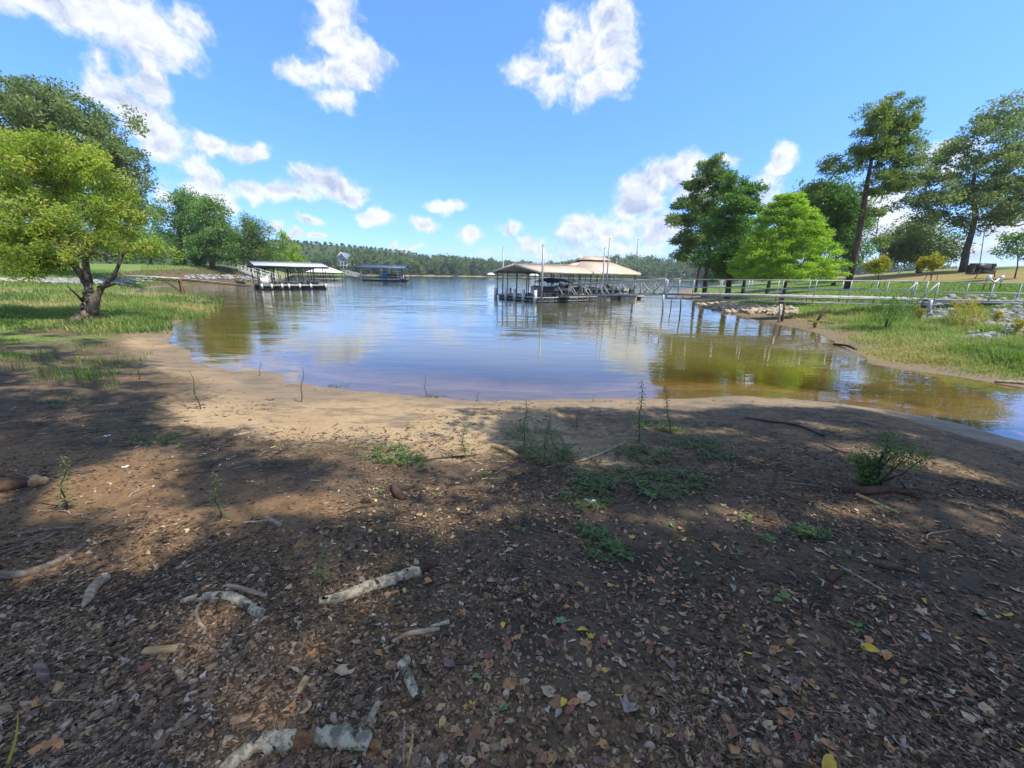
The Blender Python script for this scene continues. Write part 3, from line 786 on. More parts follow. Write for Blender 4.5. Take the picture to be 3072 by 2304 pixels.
# ---- right-hand point of land
bank_tree(21, 'pine_tree', 'tall dark pine at the tip of the point, left of the cypresses', 1528, 46, [(1535, 352, 22, 16, 46), (1545, 385, 42, 22, 46), (1505, 400, 36, 18, 46), (1500, 435, 50, 20, 46), (1470, 475, 45, 14, 46), (1530, 455, 50, 24, 46), (1490, 515, 42, 22, 46), (1555, 415, 34, 24, 46), (1480, 550, 36, 18, 46), (1560, 500, 30, 40, 46)], 200, 'pine', per=130, rad=(0.72, 0.72, 0.31), size=0.32, tr=.28, tip=.014, aspect=.34, tuft=True, bark='pinebark', shell=.35, start=.2, tscale=.7)
bank_tree(22, 'dark_cypress_tree', 'deep green cypress with upswept boughs between the tall pine and the bright cypress', 1580, 38, [(1585, 400, 22, 20, 38), (1590, 440, 40, 28, 38), (1575, 480, 48, 30, 38), (1590, 520, 58, 30, 38), (1570, 560, 66, 26, 38), (1620, 410, 26, 20, 38), (1625, 450, 26, 30, 38), (1565, 595, 44, 12, 38), (1580, 378, 8, 12, 38)], 300, 'cypress2', per=115, rad=(0.55, 0.55, 0.25), size=0.24, tr=.27, tip=.011, aspect=.38, droop=.15, shell=.6)
YC = 30.0
def coned(seed, n, cx, top, bot, wtop, wbot, Y, pw=.9):
    rs = RS(seed); out = []
    cz0 = ad(cx, bot, Y); cz1 = ad(cx, top, Y); s = K * Y / FPX
    tiers = 13
    for i in range(n):
        t = rs.rand() ** 1.25; tt = (int(t * tiers) + rs.uniform(.25, .6)) / tiers
        R = (wtop + (wbot - wtop) * (1 - tt) ** pw) * s * (1 + .14 * math.sin(i * 12.9898))
        R *= np.interp(tt, [0, .12, .25, 1], [.72, .93, 1, 1])
        a = rs.rand() * 2 * pi; r = R * (.5 + .5 * rs.rand() ** .5) if rs.rand() < .85 else R * rs.rand() * .5
        z = cz0[2] + (cz1[2] - cz0[2]) * tt - .10 * r + rs.normal() * .06
        out.append((cz0[0] * (1 - tt) + cz1[0] * tt + r * cos(a), Y + r * sin(a), z))
    return np.array(out)
C = coned(5, 400, 1702, 418, 597, 6, 116, YC, .72)
b = ontop(1690, 640, YC)
tree('bright_cypress_tree', 'broad bright lime-green cypress with tiered boughs behind the walkway rails', b, [b, b + [0, 0, 1.8], b + [.05, 0, 3.9], C[np.argmax(C[:, 2])]], [.17, .13, .08, .02], C, 'cypress', RS(6), 130, (.40, .40, .16), .175, tip=.0065, bow=.04, aspect=.36, start=.12, droop=.12, flat=.2, tscale=.5)
bank_tree(23, 'dark_broadleaf_tree', 'dense dark tree wrapped round the lower stem of the tall leaning pine', 1806, 43, [(1790, 420, 42, 26, 43), (1830, 440, 46, 36, 43), (1835, 500, 44, 44, 43), (1840, 545, 36, 36, 43), (1760, 440, 22, 22, 43), (1800, 470, 40, 40, 43)], 240, 'dark', per=110, rad=0.69, size=0.23, tr=.2, tip=.012)
# the tall pine with its long bare stem
rs = RS(24); Y = 37
lob = px_lobes([(1915, 240, 54, 30, Y), (1945, 275, 42, 30, Y), (1878, 285, 44, 30, Y), (1925, 315, 58, 30, Y), (1950, 350, 44, 22, Y), (1900, 330, 60, 26, Y), (1820, 365, 36, 18, Y), (1800, 350, 26, 12, Y), (1920, 380, 50, 24, Y), (1965, 305, 22, 10, Y), (1860, 325, 30, 20, Y), (1940, 405, 40, 14, Y), (1785, 368, 16, 10, Y), (1770, 408, 24, 16, Y), (1895, 410, 30, 14, Y), (1885, 460, 30, 8, Y), (1895, 520, 22, 10, Y)], .8)
C = clumps_in(lob, 330, rs, .3)
b = ontop(1836, 600, Y)
tree('tall_pine_tree', 'tallest pine with a long bare leaning stem and rust-tinged needles', b, [b, ad(1848, 545, Y), ad(1860, 480, Y), ad(1872, 400, Y), ad(1888, 320, Y), ad(1905, 235, Y)], [.29, .25, .21, .16, .1, .04], C, 'oldpine', rs, 80, (.5, .5, .26), .25, 'pinebark', tip=.014, start=.45, aspect=.34, tuft=True, bow=.12)
# big oak and its neighbour
rs = RS(25); Y = 47
lob = px_lobes([(2140, 260, 60, 40, Y), (2200, 250, 50, 45, Y), (2060, 320, 60, 40, Y), (2120, 340, 80, 50, Y), (2010, 385, 60, 36, Y), (2070, 420, 90, 40, Y), (2180, 400, 100, 60, Y), (1975, 400, 36, 18, Y), (2050, 460, 60, 26, Y), (2250, 330, 80, 90, Y), (2160, 470, 80, 26, Y), (2270, 430, 70, 60, Y), (2000, 435, 60, 20, Y)], 1.0)
C = clumps_in(lob, 330, rs, .45)
b = ontop(2083, 577, Y)
tree('oak_tree', 'wide spreading oak on the lawn at the right edge', b, [b, ad(2088, 540, Y), ad(2100, 500, Y), ad(2108, 460, Y), ad(2098, 420, Y), ad(2110, 350, Y)], [.38, .3, .26, .24, .17, .08], C, 'oak', rs, 125, (1.0, 1.0, .6), .29, tip=.014, start=.5, tscale=.7, bow=.1,
     extra=lambda w, bb: w.tube([ad(2112, 488, Y) - bb, ad(2150, 484, Y - .5) - bb, ad(2200, 488, Y - 1) - bb, ad(2250, 470, Y - 1) - bb], [.12, .09, .07, .03], 6))
bank_tree(26, 'round_oak_tree', 'smaller dark-branched oak on the skyline left of the wide spreading oak', 1985, 54, [(1985, 500, 60, 24, 54), (1960, 530, 55, 22, 54), (2020, 530, 55, 26, 54), (1990, 555, 62, 18, 54), (1935, 550, 24, 12, 54)], 150, 'oak', per=90, rad=1.14, size=0.32, tr=.3, tip=.02)
bank_tree(27, 'edge_sapling', 'young tree with sparse leaves cut by the right picture edge', 2196, 33, [(2200, 515, 32, 14, 33), (2185, 540, 26, 14, 33), (2230, 530, 30, 26, 33)], 46, 'mid', per=60, rad=0.48, size=0.18, tr=.05, tip=.008)
bank_tree(28, 'backdrop_tree', 'dull green tree between the bare pine stem and the bright cypress', 1745, 60, [(1745, 425, 30, 22, 60), (1700, 520, 60, 60, 60), (1760, 500, 60, 60, 60)], 130, 'oak', per=70, rad=1.44, size=0.41, tr=.3, tip=.02)
for i, (x, Y, top, r, lb) in enumerate(((1612, 43, 560, .2, 'stout dark trunk standing left of the bright cypress'), (1665, 37, 575, .17, 'slim dark trunk just left of the bright cypress stem'), (1508, 49, 560, .2, 'thick dark trunk at the water under the tall dark pine'))):
    bank_tree(40 + i, 'shade_tree', lb.replace('trunk', 'tree'), x, Y, [(x, top - 25, 34, 30, Y), (x + 15, top - 50, 30, 30, Y)], 60, 'dark', per=70, rad=.8, size=.24, tr=r, tip=.015)
for i, (x, y, Y) in enumerate(((2420, 560, 95), (1870, 578, 80), (2290, 545, 90))): pass

# ---- young staked trees on the lawn
def stake(mb, a, b, r=.025): mb.tube([a, b], r, 6)
for i, (x, ybase, yc, rx, ry, mat, lb) in enumerate((
        (1897, 622, 573, 21, 20, 'autumn', 'young yellow-leaved staked tree nearest the bare pine stem'),
        (2011, 606, 566, 24, 19, 'autumn', 'young orange-tinted staked tree in the middle of the lawn'),
        (2137, 626, 560, 0, 0, 'mid', ''))):
    b = hd(x, ybase); Y = b[1]
    if rx:
        rs = RS(60 + i)
        C = clumps_in(px_lobes([(x, yc, rx, ry, Y), (x - rx * .7, yc + 3, rx * .5, ry * .5, Y)], .9), 70, rs, .3)
        r = tree('young_tree', lb, b, [b, ad(x, yc + ry, Y), ad(x, yc - ry * .5, Y)], [.035, .03, .012], C, mat, rs, 34, .26, .17, tbias=-.16, tip=.005, aspect=.55, group='young staked trees on the lawn')
        top = ad(x, yc + ry + 7, Y)[2] - b[2]
        for dx, dy in ((-.45, .1), (.2, -.25), (.28, .3)):
            s_ = MB(); stake(s_, (dx * 1.2, dy * 1.2, -.05), (dx, dy, top)); s_.build('stake', M['woodpost'], r)
# white tree guards pair with stakes (right)
b = hd(2140, 627)
r = thing('tree_guard', 'pair of white planting tubes on dark stakes on the lawn', 'tree guard', b)
for dx in (-.38, .42):
    s_ = MB(); s_.tube([(dx, 0, .62), (dx, 0, .95)], .11, 9); s_.build('tube', M['white'], r)
for dx in (-.5, -.1, .1, .5):
    s_ = MB(); stake(s_, (dx * 1.1, 0, -.05), (dx * .9, 0, .8)); s_.build('stake', M['woodpost'], r)
s_ = MB(); s_.tube([(-.3, 0, .72), (0, -.05, .52), (.34, 0, .78)], .05, 6); s_.build('strap', M['white'], r)

# ---- shrub and tall weeds on the right bank
def shrub(name, label, base, h, n, rs, leafmat, lsize, spread=.45, barkm='darktwig', per=16, crown_from=.4, rr=.012, cat='shrub', lean=(0, 0), aspect=.3):
    r = thing(name, label, cat, base)
    f = MB(); tips = []
    for k in range(n):
        a = rs.rand() * 2 * pi; s = spread * rs.uniform(.3, 1) * h
        p = [np.array([cos(a) * .05, sin(a) * .05, -.03])]
        for j in range(1, 5):
            t = j / 4.; p.append(np.array([cos(a) * s * t ** 1.2 + lean[0] * t * h, sin(a) * s * t ** 1.2 + lean[1] * t * h, h * t * rs.uniform(.9, 1.0)]) + rs.normal(size=3) * .02 * h)
            if t > crown_from:
                for _ in range(3): tips.append(p[-1] + rs.normal(size=3) * .09 * h)
        w = MB(); w.tube(p, [rr, rr * .85, rr * .65, rr * .5, rr * .2], 5); w.build('stem', M[barkm], r)
    leaves(f, np.array(tips), .10 * h, per, lsize, rs, aspect=aspect); f.build('foliage', LM[leafmat], r)
    return r
shrub('bank_shrub', 'leafy green shrub with a thin forked stem before the walkway end', hd(1912, 712), 1.35, 6, RS(71), 'mid', .10, .5, per=16, lean=(.12, 0))
for i, (x, y, h) in enumerate(((2080, 705, 1.15), (2052, 700, .9), (2100, 712, 1.0), (1985, 690, .5), (2190, 730, .6), (2150, 700, .5), (1760, 708, .3))):
    shrub('yellow_weed', 'straggly yellow flowering weed on the stony right bank', hd(x, y), h, 6, RS(80 + i), 'yellow', .06, .3, 'twig', 14, .2, .006, 'weed')['group'] = 'yellow weeds on the right bank'
# the multi-stemmed bush on the near beach, right
rs = RS(90); b = hd(1886, 1050)
bush = thing('willow_bush', 'dark twiggy bush with leafy shoots growing from the near beach', 'bush', b)
S = (b[1] / FPX) * K * 1.02
f = MB(); tips = []
for (dx, dy, lf) in ((-10, -128, 1), (8, -140, 1), (22, -110, 1), (-30, -70, 2), (-22, -88, 2), (30, -150, 0), (0, -95, 1), (14, -80, 2), (40, -118, 1), (-5, -60, 2), (-15, -50, 2), (5, -45, 2), (90, -95, 3), (46, -90, 0), (-28, -45, 2), (26, -95, 1)):
    w = MB(); e = np.array([dx * S, rs.uniform(-.15, .15), -dy * S * .92])
    base0 = np.array([dx * S * .15 + rs.uniform(-.03, .03), rs.uniform(-.04, .04), -.02])
    p = [base0 + (e - base0) * t + rs.normal(size=3) * .012 * (t > 0) - np.array([dx * S * .25 * math.sin(t * pi), 0, 0]) * (abs(dx) < 50) for t in (0, .25, .5, .75, 1)]
    w.tube(p, [.011, .009, .007, .005, .002], 5); w.build('stem', M['darktwig'], bush)
    if lf:
        for t in ((.8, .9, 1) if lf == 1 else (.25, .4, .55, .7, .85, 1) if lf == 2 else (.75, .85, .9, 1, 1)):
            tips.append(base0 + (e - base0) * t + rs.normal(size=3) * .02)
leaves(f, np.array(tips), .055, 24, .042, rs, aspect=.3, up=0) if False else leaves(f, np.array(tips), .055, 24, .042, rs, aspect=.3)
f.build('foliage', LM['weed'], bush)
for pts in ([(20, 4), (36, -32), (58, -30), (52, -36)], [(40, -30), (66, 2), (96, -6), (120, -12)], [(10, 0), (34, -22), (50, -24), (78, -44)]):
    w = MB(); w.tube([np.array([x * S, -.05, max(-y * S, .01)]) for x, y in pts], [.012, .011, .008, .004], 6, wob=.1); w.build('broken_branch', M['twig'], bush)

# ---- tall canopy overhead and behind the camera that shades the foreground
def shade_canopy(name, label, base, tall, seed, targets, n, limbs=None):
    rs = RS(seed); C = []
    lit = [(820, 1262, 80, 20), (655, 1190, 60, 16), (330, 1000, 50, 14), (330, 1040, 60, 14), (200, 1040, 40, 12), (250, 1175, 60, 14), (650, 1450, 60, 20), (560, 1625, 70, 24), (870, 1250, 60, 16), (760, 1285, 60, 16), (1560, 915, 60, 8), (1420, 905, 50, 7), (1880, 1000, 70, 10), (2000, 1030, 70, 10), (500, 1290, 60, 16), (620, 1590, 90, 26), (430, 930, 60, 14), (1320, 1000, 26, 14), (1030, 1015, 24, 10), (1320, 1190, 40, 12), (1480, 880, 50, 7), (1650, 945, 60, 8), (1740, 900, 60, 7), (1800, 960, 80, 9), (1950, 985, 90, 12), (2060, 1010, 60, 10), (2150, 1045, 70, 12), (1500, 930, 40, 8), (1600, 1545, 50, 30), (300, 1560, 60, 20), (150, 1500, 50, 14), (60, 1220, 40, 12), (500, 860, 80, 10), (1850, 930, 60, 8), (1990, 940, 50, 7)]
    LW = []
    for a, b_, c, d in lit:
        p_ = gd(a, b_, .35 if b_ < 1100 else .8); q_ = gd(a + c, b_, p_[2]); r_ = gd(a, b_ - d, p_[2]); LW.append((p_[0], p_[1], abs(q_[0] - p_[0]) * .8 + .2, abs(r_[1] - p_[1]) * .8 + .2))
    LW = np.array(LW)
    while len(C) < n:
        poly = targets[rs.randint(len(targets))]
        x = rs.uniform(poly[0], poly[2]); y = rs.uniform(poly[1], poly[3])
        g = gd(x, y, .35 if y < 1100 else .8)
        if np.any(((g[0] - LW[:, 0]) / LW[:, 2]) ** 2 + ((g[1] - LW[:, 1]) / LW[:, 3]) ** 2 < 1): continue
        h = rs.uniform(7.5, 17)
        c = g + SUND * (h / SUND[2])
        u, v, dep = project(c)
        if dep[0] > 0 and v[0] > -230 and -500 < u[0] < 3600: continue
        C.append(c)
    C = np.array(C)
    b = np.array(base, float)
    return tree(name, label, b, [b, b + [0, 0, 5], b + [.3, .5, 10], b + [.5, 1, tall]], [.4, .33, .25, .1], C, 'oak', rs, 84, (.36, .36, .28), .14, tip=.014, start=.4, aspect=.6)
# targets: boxes on the ground in the notes' pixels (where the photo lies in shade)
T1 = [(-300, 690, 200, 770), (-250, 1060, 700, 1750), (500, 1010, 1300, 1750), (-250, 760, 330, 900), (-250, 880, 520, 1060), (-250, 900, 300, 1060)]
T2 = [(1100, 885, 1750, 1060), (1500, 900, 2250, 1080), (1250, 1000, 2500, 1400), (1200, 1300, 2500, 1750), (1080, 1010, 1500, 1400), (1100, 880, 1700, 960), (1500, 875, 2230, 1000), (1120, 880, 1800, 980), (1900, 930, 2400, 1100), (1450, 862, 2230, 1000), (1120, 864, 1800, 980), (1000, 860, 1900, 930), (1700, 868, 2400, 1000), (1400, 868, 2300, 960)]
shade_canopy('shade_maple_tree', 'leafy tree standing behind the beach whose crown shades the foreground', (4.2, -5.2, 1.3), 15, 101, T1, 400)
shade_canopy('shade_maple_tree', 'second leafy tree behind the beach shading its right-hand side', (11.5, -3.0, 1.2), 16, 102, T2, 800)
# the branch whose shadow crosses the lit sand
# ------------------------------------------------------------------ wooded far shores
rs = RS(200)
protos = []
for k in range(7):
    mb = MB(); h = 1.0
    nC = 26
    if k < 5:
        lob = [(rs.uniform(-.15, .15), rs.uniform(-.15, .15), z, .42 - .2 * abs(z - .5), .42 - .2 * abs(z - .5), .2) for z in (.38, .5, .62, .74)] + [(0, 0, .84, .2, .2, .14)]
    else:
        lob = [(0, 0, z, .34 * (1.05 - z), .34 * (1.05 - z), .12) for z in (.25, .4, .55, .7, .85, .95)]
    C = clumps_in(lob, 30, rs, .5)
    leaves(mb, C, .115, 34, .08, rs, aspect=.7, tscale=.8)
    mb.tube([(0, 0, -.05), (0, 0, .5)], [.03, .015], 5, tint=0)
    protos.append(mb.mesh('far_tree', LM['far']))
def skyline(u):   # notes' pixels: tops of the far woods
    return np.interp(u, [560, 650, 700, 750, 800, 850, 900, 950, 1000, 1050, 1100, 1150, 1230, 1290, 1350, 1400, 1450, 1530], [549, 544, 541, 539, 537, 544, 549, 551, 554, 560, 563, 566, 563, 556, 551, 549, 555, 559])
cand = []
for i in range(6000):
    y = 270 + 330 * rs.rand() ** 1.3; u = rs.uniform(600, 1560)
    x = at(u * K, 800, y)[0]
    if y < 404 and x > -40: continue
    if shore_dist(np.array([x]), np.array([y]))[0] < 4: continue
    if 728 < u < 767 and y < 352: continue
    cand.append((y, x, u))
cand.sort()
kept = []
for c in cand:
    if all((c[0] - k[0]) ** 2 + (c[1] - k[1]) ** 2 > (26 if c[0] < 430 else 60) for k in kept): kept.append(c)
singles = kept[:250]; mass = kept[250:]
def far_h(y, x, u):
    z = gz(x, y); top = at(u * K, skyline(u) * K, y)[2]; top = z + (top - z) * rs.uniform(.72, 1.14)
    h = rs.uniform(9, 19)
    return z, float(np.clip(min(h * (1 + .3 * (y > 470)) * (1 if y > 400 else .8), top - z), 3.5, 26))
for (y, x, u) in singles:
    z, h = far_h(y, x, u)
    o = link('far_tree', protos[rs.randint(7)], None, label='green tree in the wood on the far shore', category='tree', group='trees on the far shore')
    o.location = (x, y, z - .3); w_ = h * rs.uniform(.85, 1.15); o.scale = (w_, w_, h); o.rotation_euler = (0, 0, rs.uniform(0, 6))
def mass_mesh(name, items, size=1.1, per=20):
    mb = MB()
    for (x, y, z, h) in items:
        lob = [(x, y, z + h * .5, h * .34, h * .34, h * .3), (x + h * .1, y, z + h * .72, h * .25, h * .25, h * .24)]
        C = clumps_in(lob, 12, rs, .5)
        leaves(mb, C, h * .15, per, h * .12, rs, aspect=.7, tscale=.8, tbias=rs.uniform(-.3, .28))
    return mb.build(name, LM['far'], kind='stuff', label='dense green wood covering the hill behind the far shore')
mass_mesh('distant_wood', [(x, y) + far_h(y, x, u) for (y, x, u) in mass[:800]])
# behind the point and beyond the lawn on the right
it = []
for i in range(190):
    y = rs.uniform(330, 430); u = rs.uniform(1480, 2330); x = at(u * K, 820, y)[0]
    top = at(u * K, np.interp(u, [1480, 1700, 1900, 1960, 2212, 2330], [556, 562, 566, 572, 578, 576]) * K, y)[2]
    it.append((x, y, 1.0, max(6, top * rs.uniform(.75, 1.0))))
mass_mesh('distant_wood', it)['label'] = 'blue-green wood on the skyline beyond the lawn'
it = []
for i in range(60):
    y = rs.uniform(120, 160); u = rs.uniform(-250, 620); x = at(u * K, 800, y)[0]
    it.append((x, y, 3, rs.uniform(8, 12)))
mass_mesh('distant_wood', it)['label'] = 'green wood beyond the lawn on the left bank'

# ------------------------------------------------------------------ lakeside house among the far trees
b = ad(748, 586, 340)
h0s = .8
h0 = thing('lake_house', 'pale blue A-frame house with tall gable windows among the far trees', 'house', b, -.1)
zb = 5.0; h0.scale = (.85, .85, .85)
mb = MB(); W, D, H1, H2 = 11., 12., 6.4, 12.4
v = [(-W/2, -D/2, -3), (W/2, -D/2, -3), (W/2, -D/2, H1), (0, -D/2, H2), (-W/2, -D/2, H1), (-W/2, D/2, -3), (W/2, D/2, -3), (W/2, D/2, H1), (0, D/2, H2), (-W/2, D/2, H1)]
v = [(a, b_, c + zb) for a, b_, c in v]
mb.add(v, [(0, 1, 2, 4), (5, 9, 7, 6), (0, 4, 9, 5), (1, 6, 7, 2)], [(4, 2, 3), (9, 8, 7)])
mb.build('wall', simple_mat('pale_blue_siding', (.42, .50, .62), (.36, .44, .56), .5, .7, 0), h0)
for sgn in (-1, 1):
    mb = MB(); a = np.array([0, 0, H2 + zb + .3]); e = np.array([sgn * (W / 2 + .9), 0, H1 + zb - .7])
    n_ = np.cross(e - a, [0, 1, 0]); n_ /= np.linalg.norm(n_)
    mb.box((a + e) / 2, (np.linalg.norm(e - a), D + 1.6, .3), axes=[(e - a) / np.linalg.norm(e - a), [0, 1, 0], n_]); mb.build('roof', simple_mat('blue_grey_shingle', (.17, .21, .29), (.12, .15, .21), .5, .8, 0), h0)
    mb = MB(); mb.beam((0, -D / 2 - .9, H2 + zb + .1), (sgn * (W / 2 + .9), -D / 2 - .9, H1 + zb - .9), .2, .7); mb.build('fascia', M['white'], h0)
gls = simple_mat('dark_window_glass', (.03, .04, .06), (.02, .03, .05), 1, .1, 0, spec=.8)
for (x, z, w_, hh) in ((-3.2, 2.2, 2.6, 2.6), (0, 2.2, 2.6, 2.6), (3.2, 2.2, 2.6, 2.6), (-1.6, 6.2, 2.4, 2.2), (1.6, 6.2, 2.4, 2.2), (-3.9, 5.4, 1.4, 1.6), (3.9, 5.4, 1.4, 1.6), (0, 9.0, 2.4, 1.6)):
    mb = MB()
    for sx, sz, a_, c_ in ((0, hh / 2, w_ + .4, .25), (0, -hh / 2, w_ + .4, .25), (w_ / 2, 0, .25, hh), (-w_ / 2, 0, .25, hh)): mb.box((x + sx, -D / 2 - .1, z + zb + sz), (a_, .2, c_))
    f_ = mb.build('window', M['white'], h0); mb = MB(); mb.box((x, -D / 2 - .03, z + zb), (w_, .08, hh)); mb.build('pane', gls, f_)
mb = MB(); mb.box((0, -D / 2 - 2, zb), (13, 4, .3)); 
mb.build('deck', M['deckwood'], h0)
for x in (-6, -3, 0, 3, 6):
    mb = MB(); mb.tube([(x, -D / 2 - 3.8, -2), (x, -D / 2 - 3.8, zb + 1.0)], .18, 6); mb.build('post', M['white'], h0)
# ------------------------------------------------------------------ docks
def rail_tube(root, name, a, b, r, mat, sides=7):
    mb = MB(); mb.tube([a, b], r, sides); return mb.build(name, M[mat], root, True)
def bar(root, name, a, b, w, h, mat):
    mb = MB(); mb.beam(a, b, w, h); return mb.build(name, M[mat], root)
def ribbed(mb, a0, a1, b0, b1, n=26, h=.012, t=.05):
    """sheet-metal slope a0-a1 (ridge) to b0-b1 (eave) with raised seams"""
    a0, a1, b0, b1 = [np.array(q, float) for q in (a0, a1, b0, b1)]
    nrm = np.cross(a1 - a0, b0 - a0); nrm /= np.linalg.norm(nrm)
    if nrm[2] < 0: nrm = -nrm
    low = [q - nrm * t for q in (a0, a1, b1, b0)]; up = [a0, a1, b1, b0]
    mb.add(np.array(up + low), [(0, 1, 2, 3), (4, 7, 6, 5), (0, 4, 5, 1), (1, 5, 6, 2), (2, 6, 7, 3), (3, 7, 4, 0)])
    for i in range(n + 1):
        f = i / n; p = a0 + (a1 - a0) * f; q = b0 + (b1 - b0) * f
        mb.beam(p + nrm * (h / 2 + .002), q + nrm * (h / 2 + .002), .05, h)
def gable_roof(root, x0, x1, y0, y1, ze, zr, mat, fascia, n=26, ov=.25):
    ym = (y0 + y1) / 2
    for s, ye in ((0, y0 - ov), (1, y1 + ov)):
        mb = MB(); ribbed(mb, (x0 - ov, ym, zr), (x1 + ov, ym, zr), (x0 - ov, ye, ze), (x1 + ov, ye, ze), n); mb.build('roof_panel', M[mat], root)
        bar(root, 'fascia', (x0 - ov, ye, ze - .13), (x1 + ov, ye, ze - .13), .04, .24, fascia)
        for x in (x0 - ov - .025, x1 + ov + .025):
            bar(root, 'gable_trim', (x, ye, ze - .1), (x, ym, zr - .1), .04, .22, fascia)
    bar(root, 'ridge_cap', (x0 - ov, ym, zr + .05), (x1 + ov, ym, zr + .05), .3, .03, mat)
    for x in np.linspace(x0, x1, 4):
        bar(root, 'rafter_tie', (x, y0, ze - .14), (x, y1, ze - .14), .07, .1, 'dark')
def truss_edge(root, a, b, z0, z1, n, mat='galv'):
    a = np.array(a, float); b = np.array(b, float)
    f = MB(); f.beam((*a, z1), (*b, z1), .07, .09); f.beam((*a, z0), (*b, z0), .06, .06)
    for i in range(n):
        p = a + (b - a) * i / n; q = a + (b - a) * (i + .5) / n; r = a + (b - a) * (i + 1) / n
        f.beam((*p, z0), (*q, z1), .035, .035); f.beam((*q, z1), (*r, z0), .035, .035)
    f.build('edge_truss', M[mat], root)
def deck(root, x0, x1, y0, y1, z, pw=.14, mat='deckwood'):
    """boards laid across the shorter way, one mesh each"""
    d = 0 if (x1 - x0) > (y1 - y0) else 1
    L = (x1 - x0, y1 - y0)[d]; n = max(2, int(L / (pw * 2.2))); w = L / n
    me = None
    for i in range(n):
        c = (x0 + w * (i + .5), (y0 + y1) / 2) if d == 0 else ((x0 + x1) / 2, y0 + w * (i + .5))
        if me is None:
            m_ = MB(); m_.box((0, 0, 0), (w - .02, y1 - y0, .05) if d == 0 else (x1 - x0, w - .02, .05)); me = m_.mesh('board', M[mat])
        o = link('board', me, root); o.location = (*c, z - .025)

# ---- right dock (tan gable roof)
A0 = gp(1616, 908, 0.); A1 = gp(1489, 894, 0.)
ang = math.atan2(-(A1 - A0)[0], (A1 - A0)[1])
Wd = float(np.hypot(*(A1 - A0)[:2])); Ld = 7.4
dA = thing('tan_roofed_dock', 'covered floating dock with a long tan metal gable roof', 'boat dock', A0, ang)
gable_roof(dA, 0, Ld, 0, Wd, 2.78, 3.42, 'tan', 'cream', 30)
deck(dA, 0, 1.5, 0, Wd, .46); deck(dA, 1.52, Ld, 0, 1.1, .46); deck(dA, 1.52, Ld, Wd - 1.1, Wd, .46)
truss_edge(dA, (-.04, -.04), (-.04, Wd), .10, .40, 11); truss_edge(dA, (-.04, -.06), (Ld, -.06), .10, .40, 10); truss_edge(dA, (1.55, 1.12), (Ld, 1.12), .10, .40, 8)
for x, y, sx, sy in ((.75, .8, 1.2, 1.0), (.75, Wd / 2, 1.2, 1.3), (.75, Wd - .8, 1.2, 1.0), (3.2, .55, 1.3, .8), (6.4, .55, 1.3, .8), (3.2, Wd - .55, 1.3, .8), (6.4, Wd - .55, 1.3, .8)):
    mb = MB(); mb.box((x, y, .12), (sx, sy, .42)); mb.build('float', M['black'], dA)
px_ = [(.08, .08), (.08, 2.0), (.08, Wd / 2), (.08, Wd - 2.0), (.08, Wd - .08), (2.5, .08), (5.0, .08), (Ld - .08, .08), (2.5, Wd - .08), (5.0, Wd - .08), (Ld - .08, Wd - .08), (2.5, 1.05), (5, 1.05), (1.5, Wd / 2)]
for (x, y) in px_: rail_tube(dA, 'post', (x, y, .4), (x, y, 2.72), .045, 'dark')
for (x, y) in ((-.16, .35), (-.16, 2.2), (-.16, Wd / 2), (-.16, Wd - 2.1), (-.16, Wd - .1), (1.6, Wd - .2)):
    mb = MB(); mb.box((x, y, .48), (.2, .26, 1.2)); mb.build('dock_bumper', M['white'], dA)
for i, (x0, x1) in enumerate(((.6, 2.2), (4.4, 6.4))):
    mb = MB()
    mb.box(((x0 + x1) / 2, .35, .80), (x1 - x0, .45, .06)); mb.box(((x0 + x1) / 2, .56, 1.05), (x1 - x0, .05, .42)); 
    for x in (x0 + .1, x1 - .1): mb.box((x, .3, .63), (.07, .4, .32))
    mb.build('bench', M['dark'], dA)
def wpt(o, p):
    c, s_ = cos(o.rotation_euler[2]), sin(o.rotation_euler[2])
    return np.array([o.location[0] + c * p[0] - s_ * p[1], o.location[1] + s_ * p[0] + c * p[1], o.location[2] + p[2]])

# ---- mooring poles round the docks
for i, (u, vt, vb, r, lb) in enumerate(((1508, 744, 893, .07, 'galvanised pole beside the left eave of the tan-roofed dock'), (1629, 736, 911, .085, 'tallest near pole at the front corner of the tan-roofed dock'), (1648, 754, 880, .06, 'thin pole behind the ridge of the tan-roofed dock'), (1677, 768, 872, .05, 'short thin pole left of the hipped roof'),
                                  (1808, 744, 905, .075, 'left pole of the pair in front of the hipped roof'), (1820, 715, 903, .075, 'tallest right pole of the pair in front of the hipped roof'), (1903, 718, 893, .08, 'pole at the right eave corner of the hipped roof'), (1843, 773, 868, .05, 'distant pole seen above the hipped roof'))):
    b = gp(u + (5 if vt < 760 else 0) * (-1 if u > 1600 else 0), vb, 0); t_ = at(u, vt, b[1])
    o = thing('mooring_pole', lb, 'pole', b, group='mooring poles round the docks')
    mb = MB(); mb.tube([(0, 0, -.6), (0, 0, t_[2])], r, 8); mb.build('pipe', M['galv'], o, True)
    mb = MB(); mb.tube([(0, 0, t_[2]), (0, 0, t_[2] + .04)], r * 1.15, 8); mb.build('cap', M['galv'], o, True)

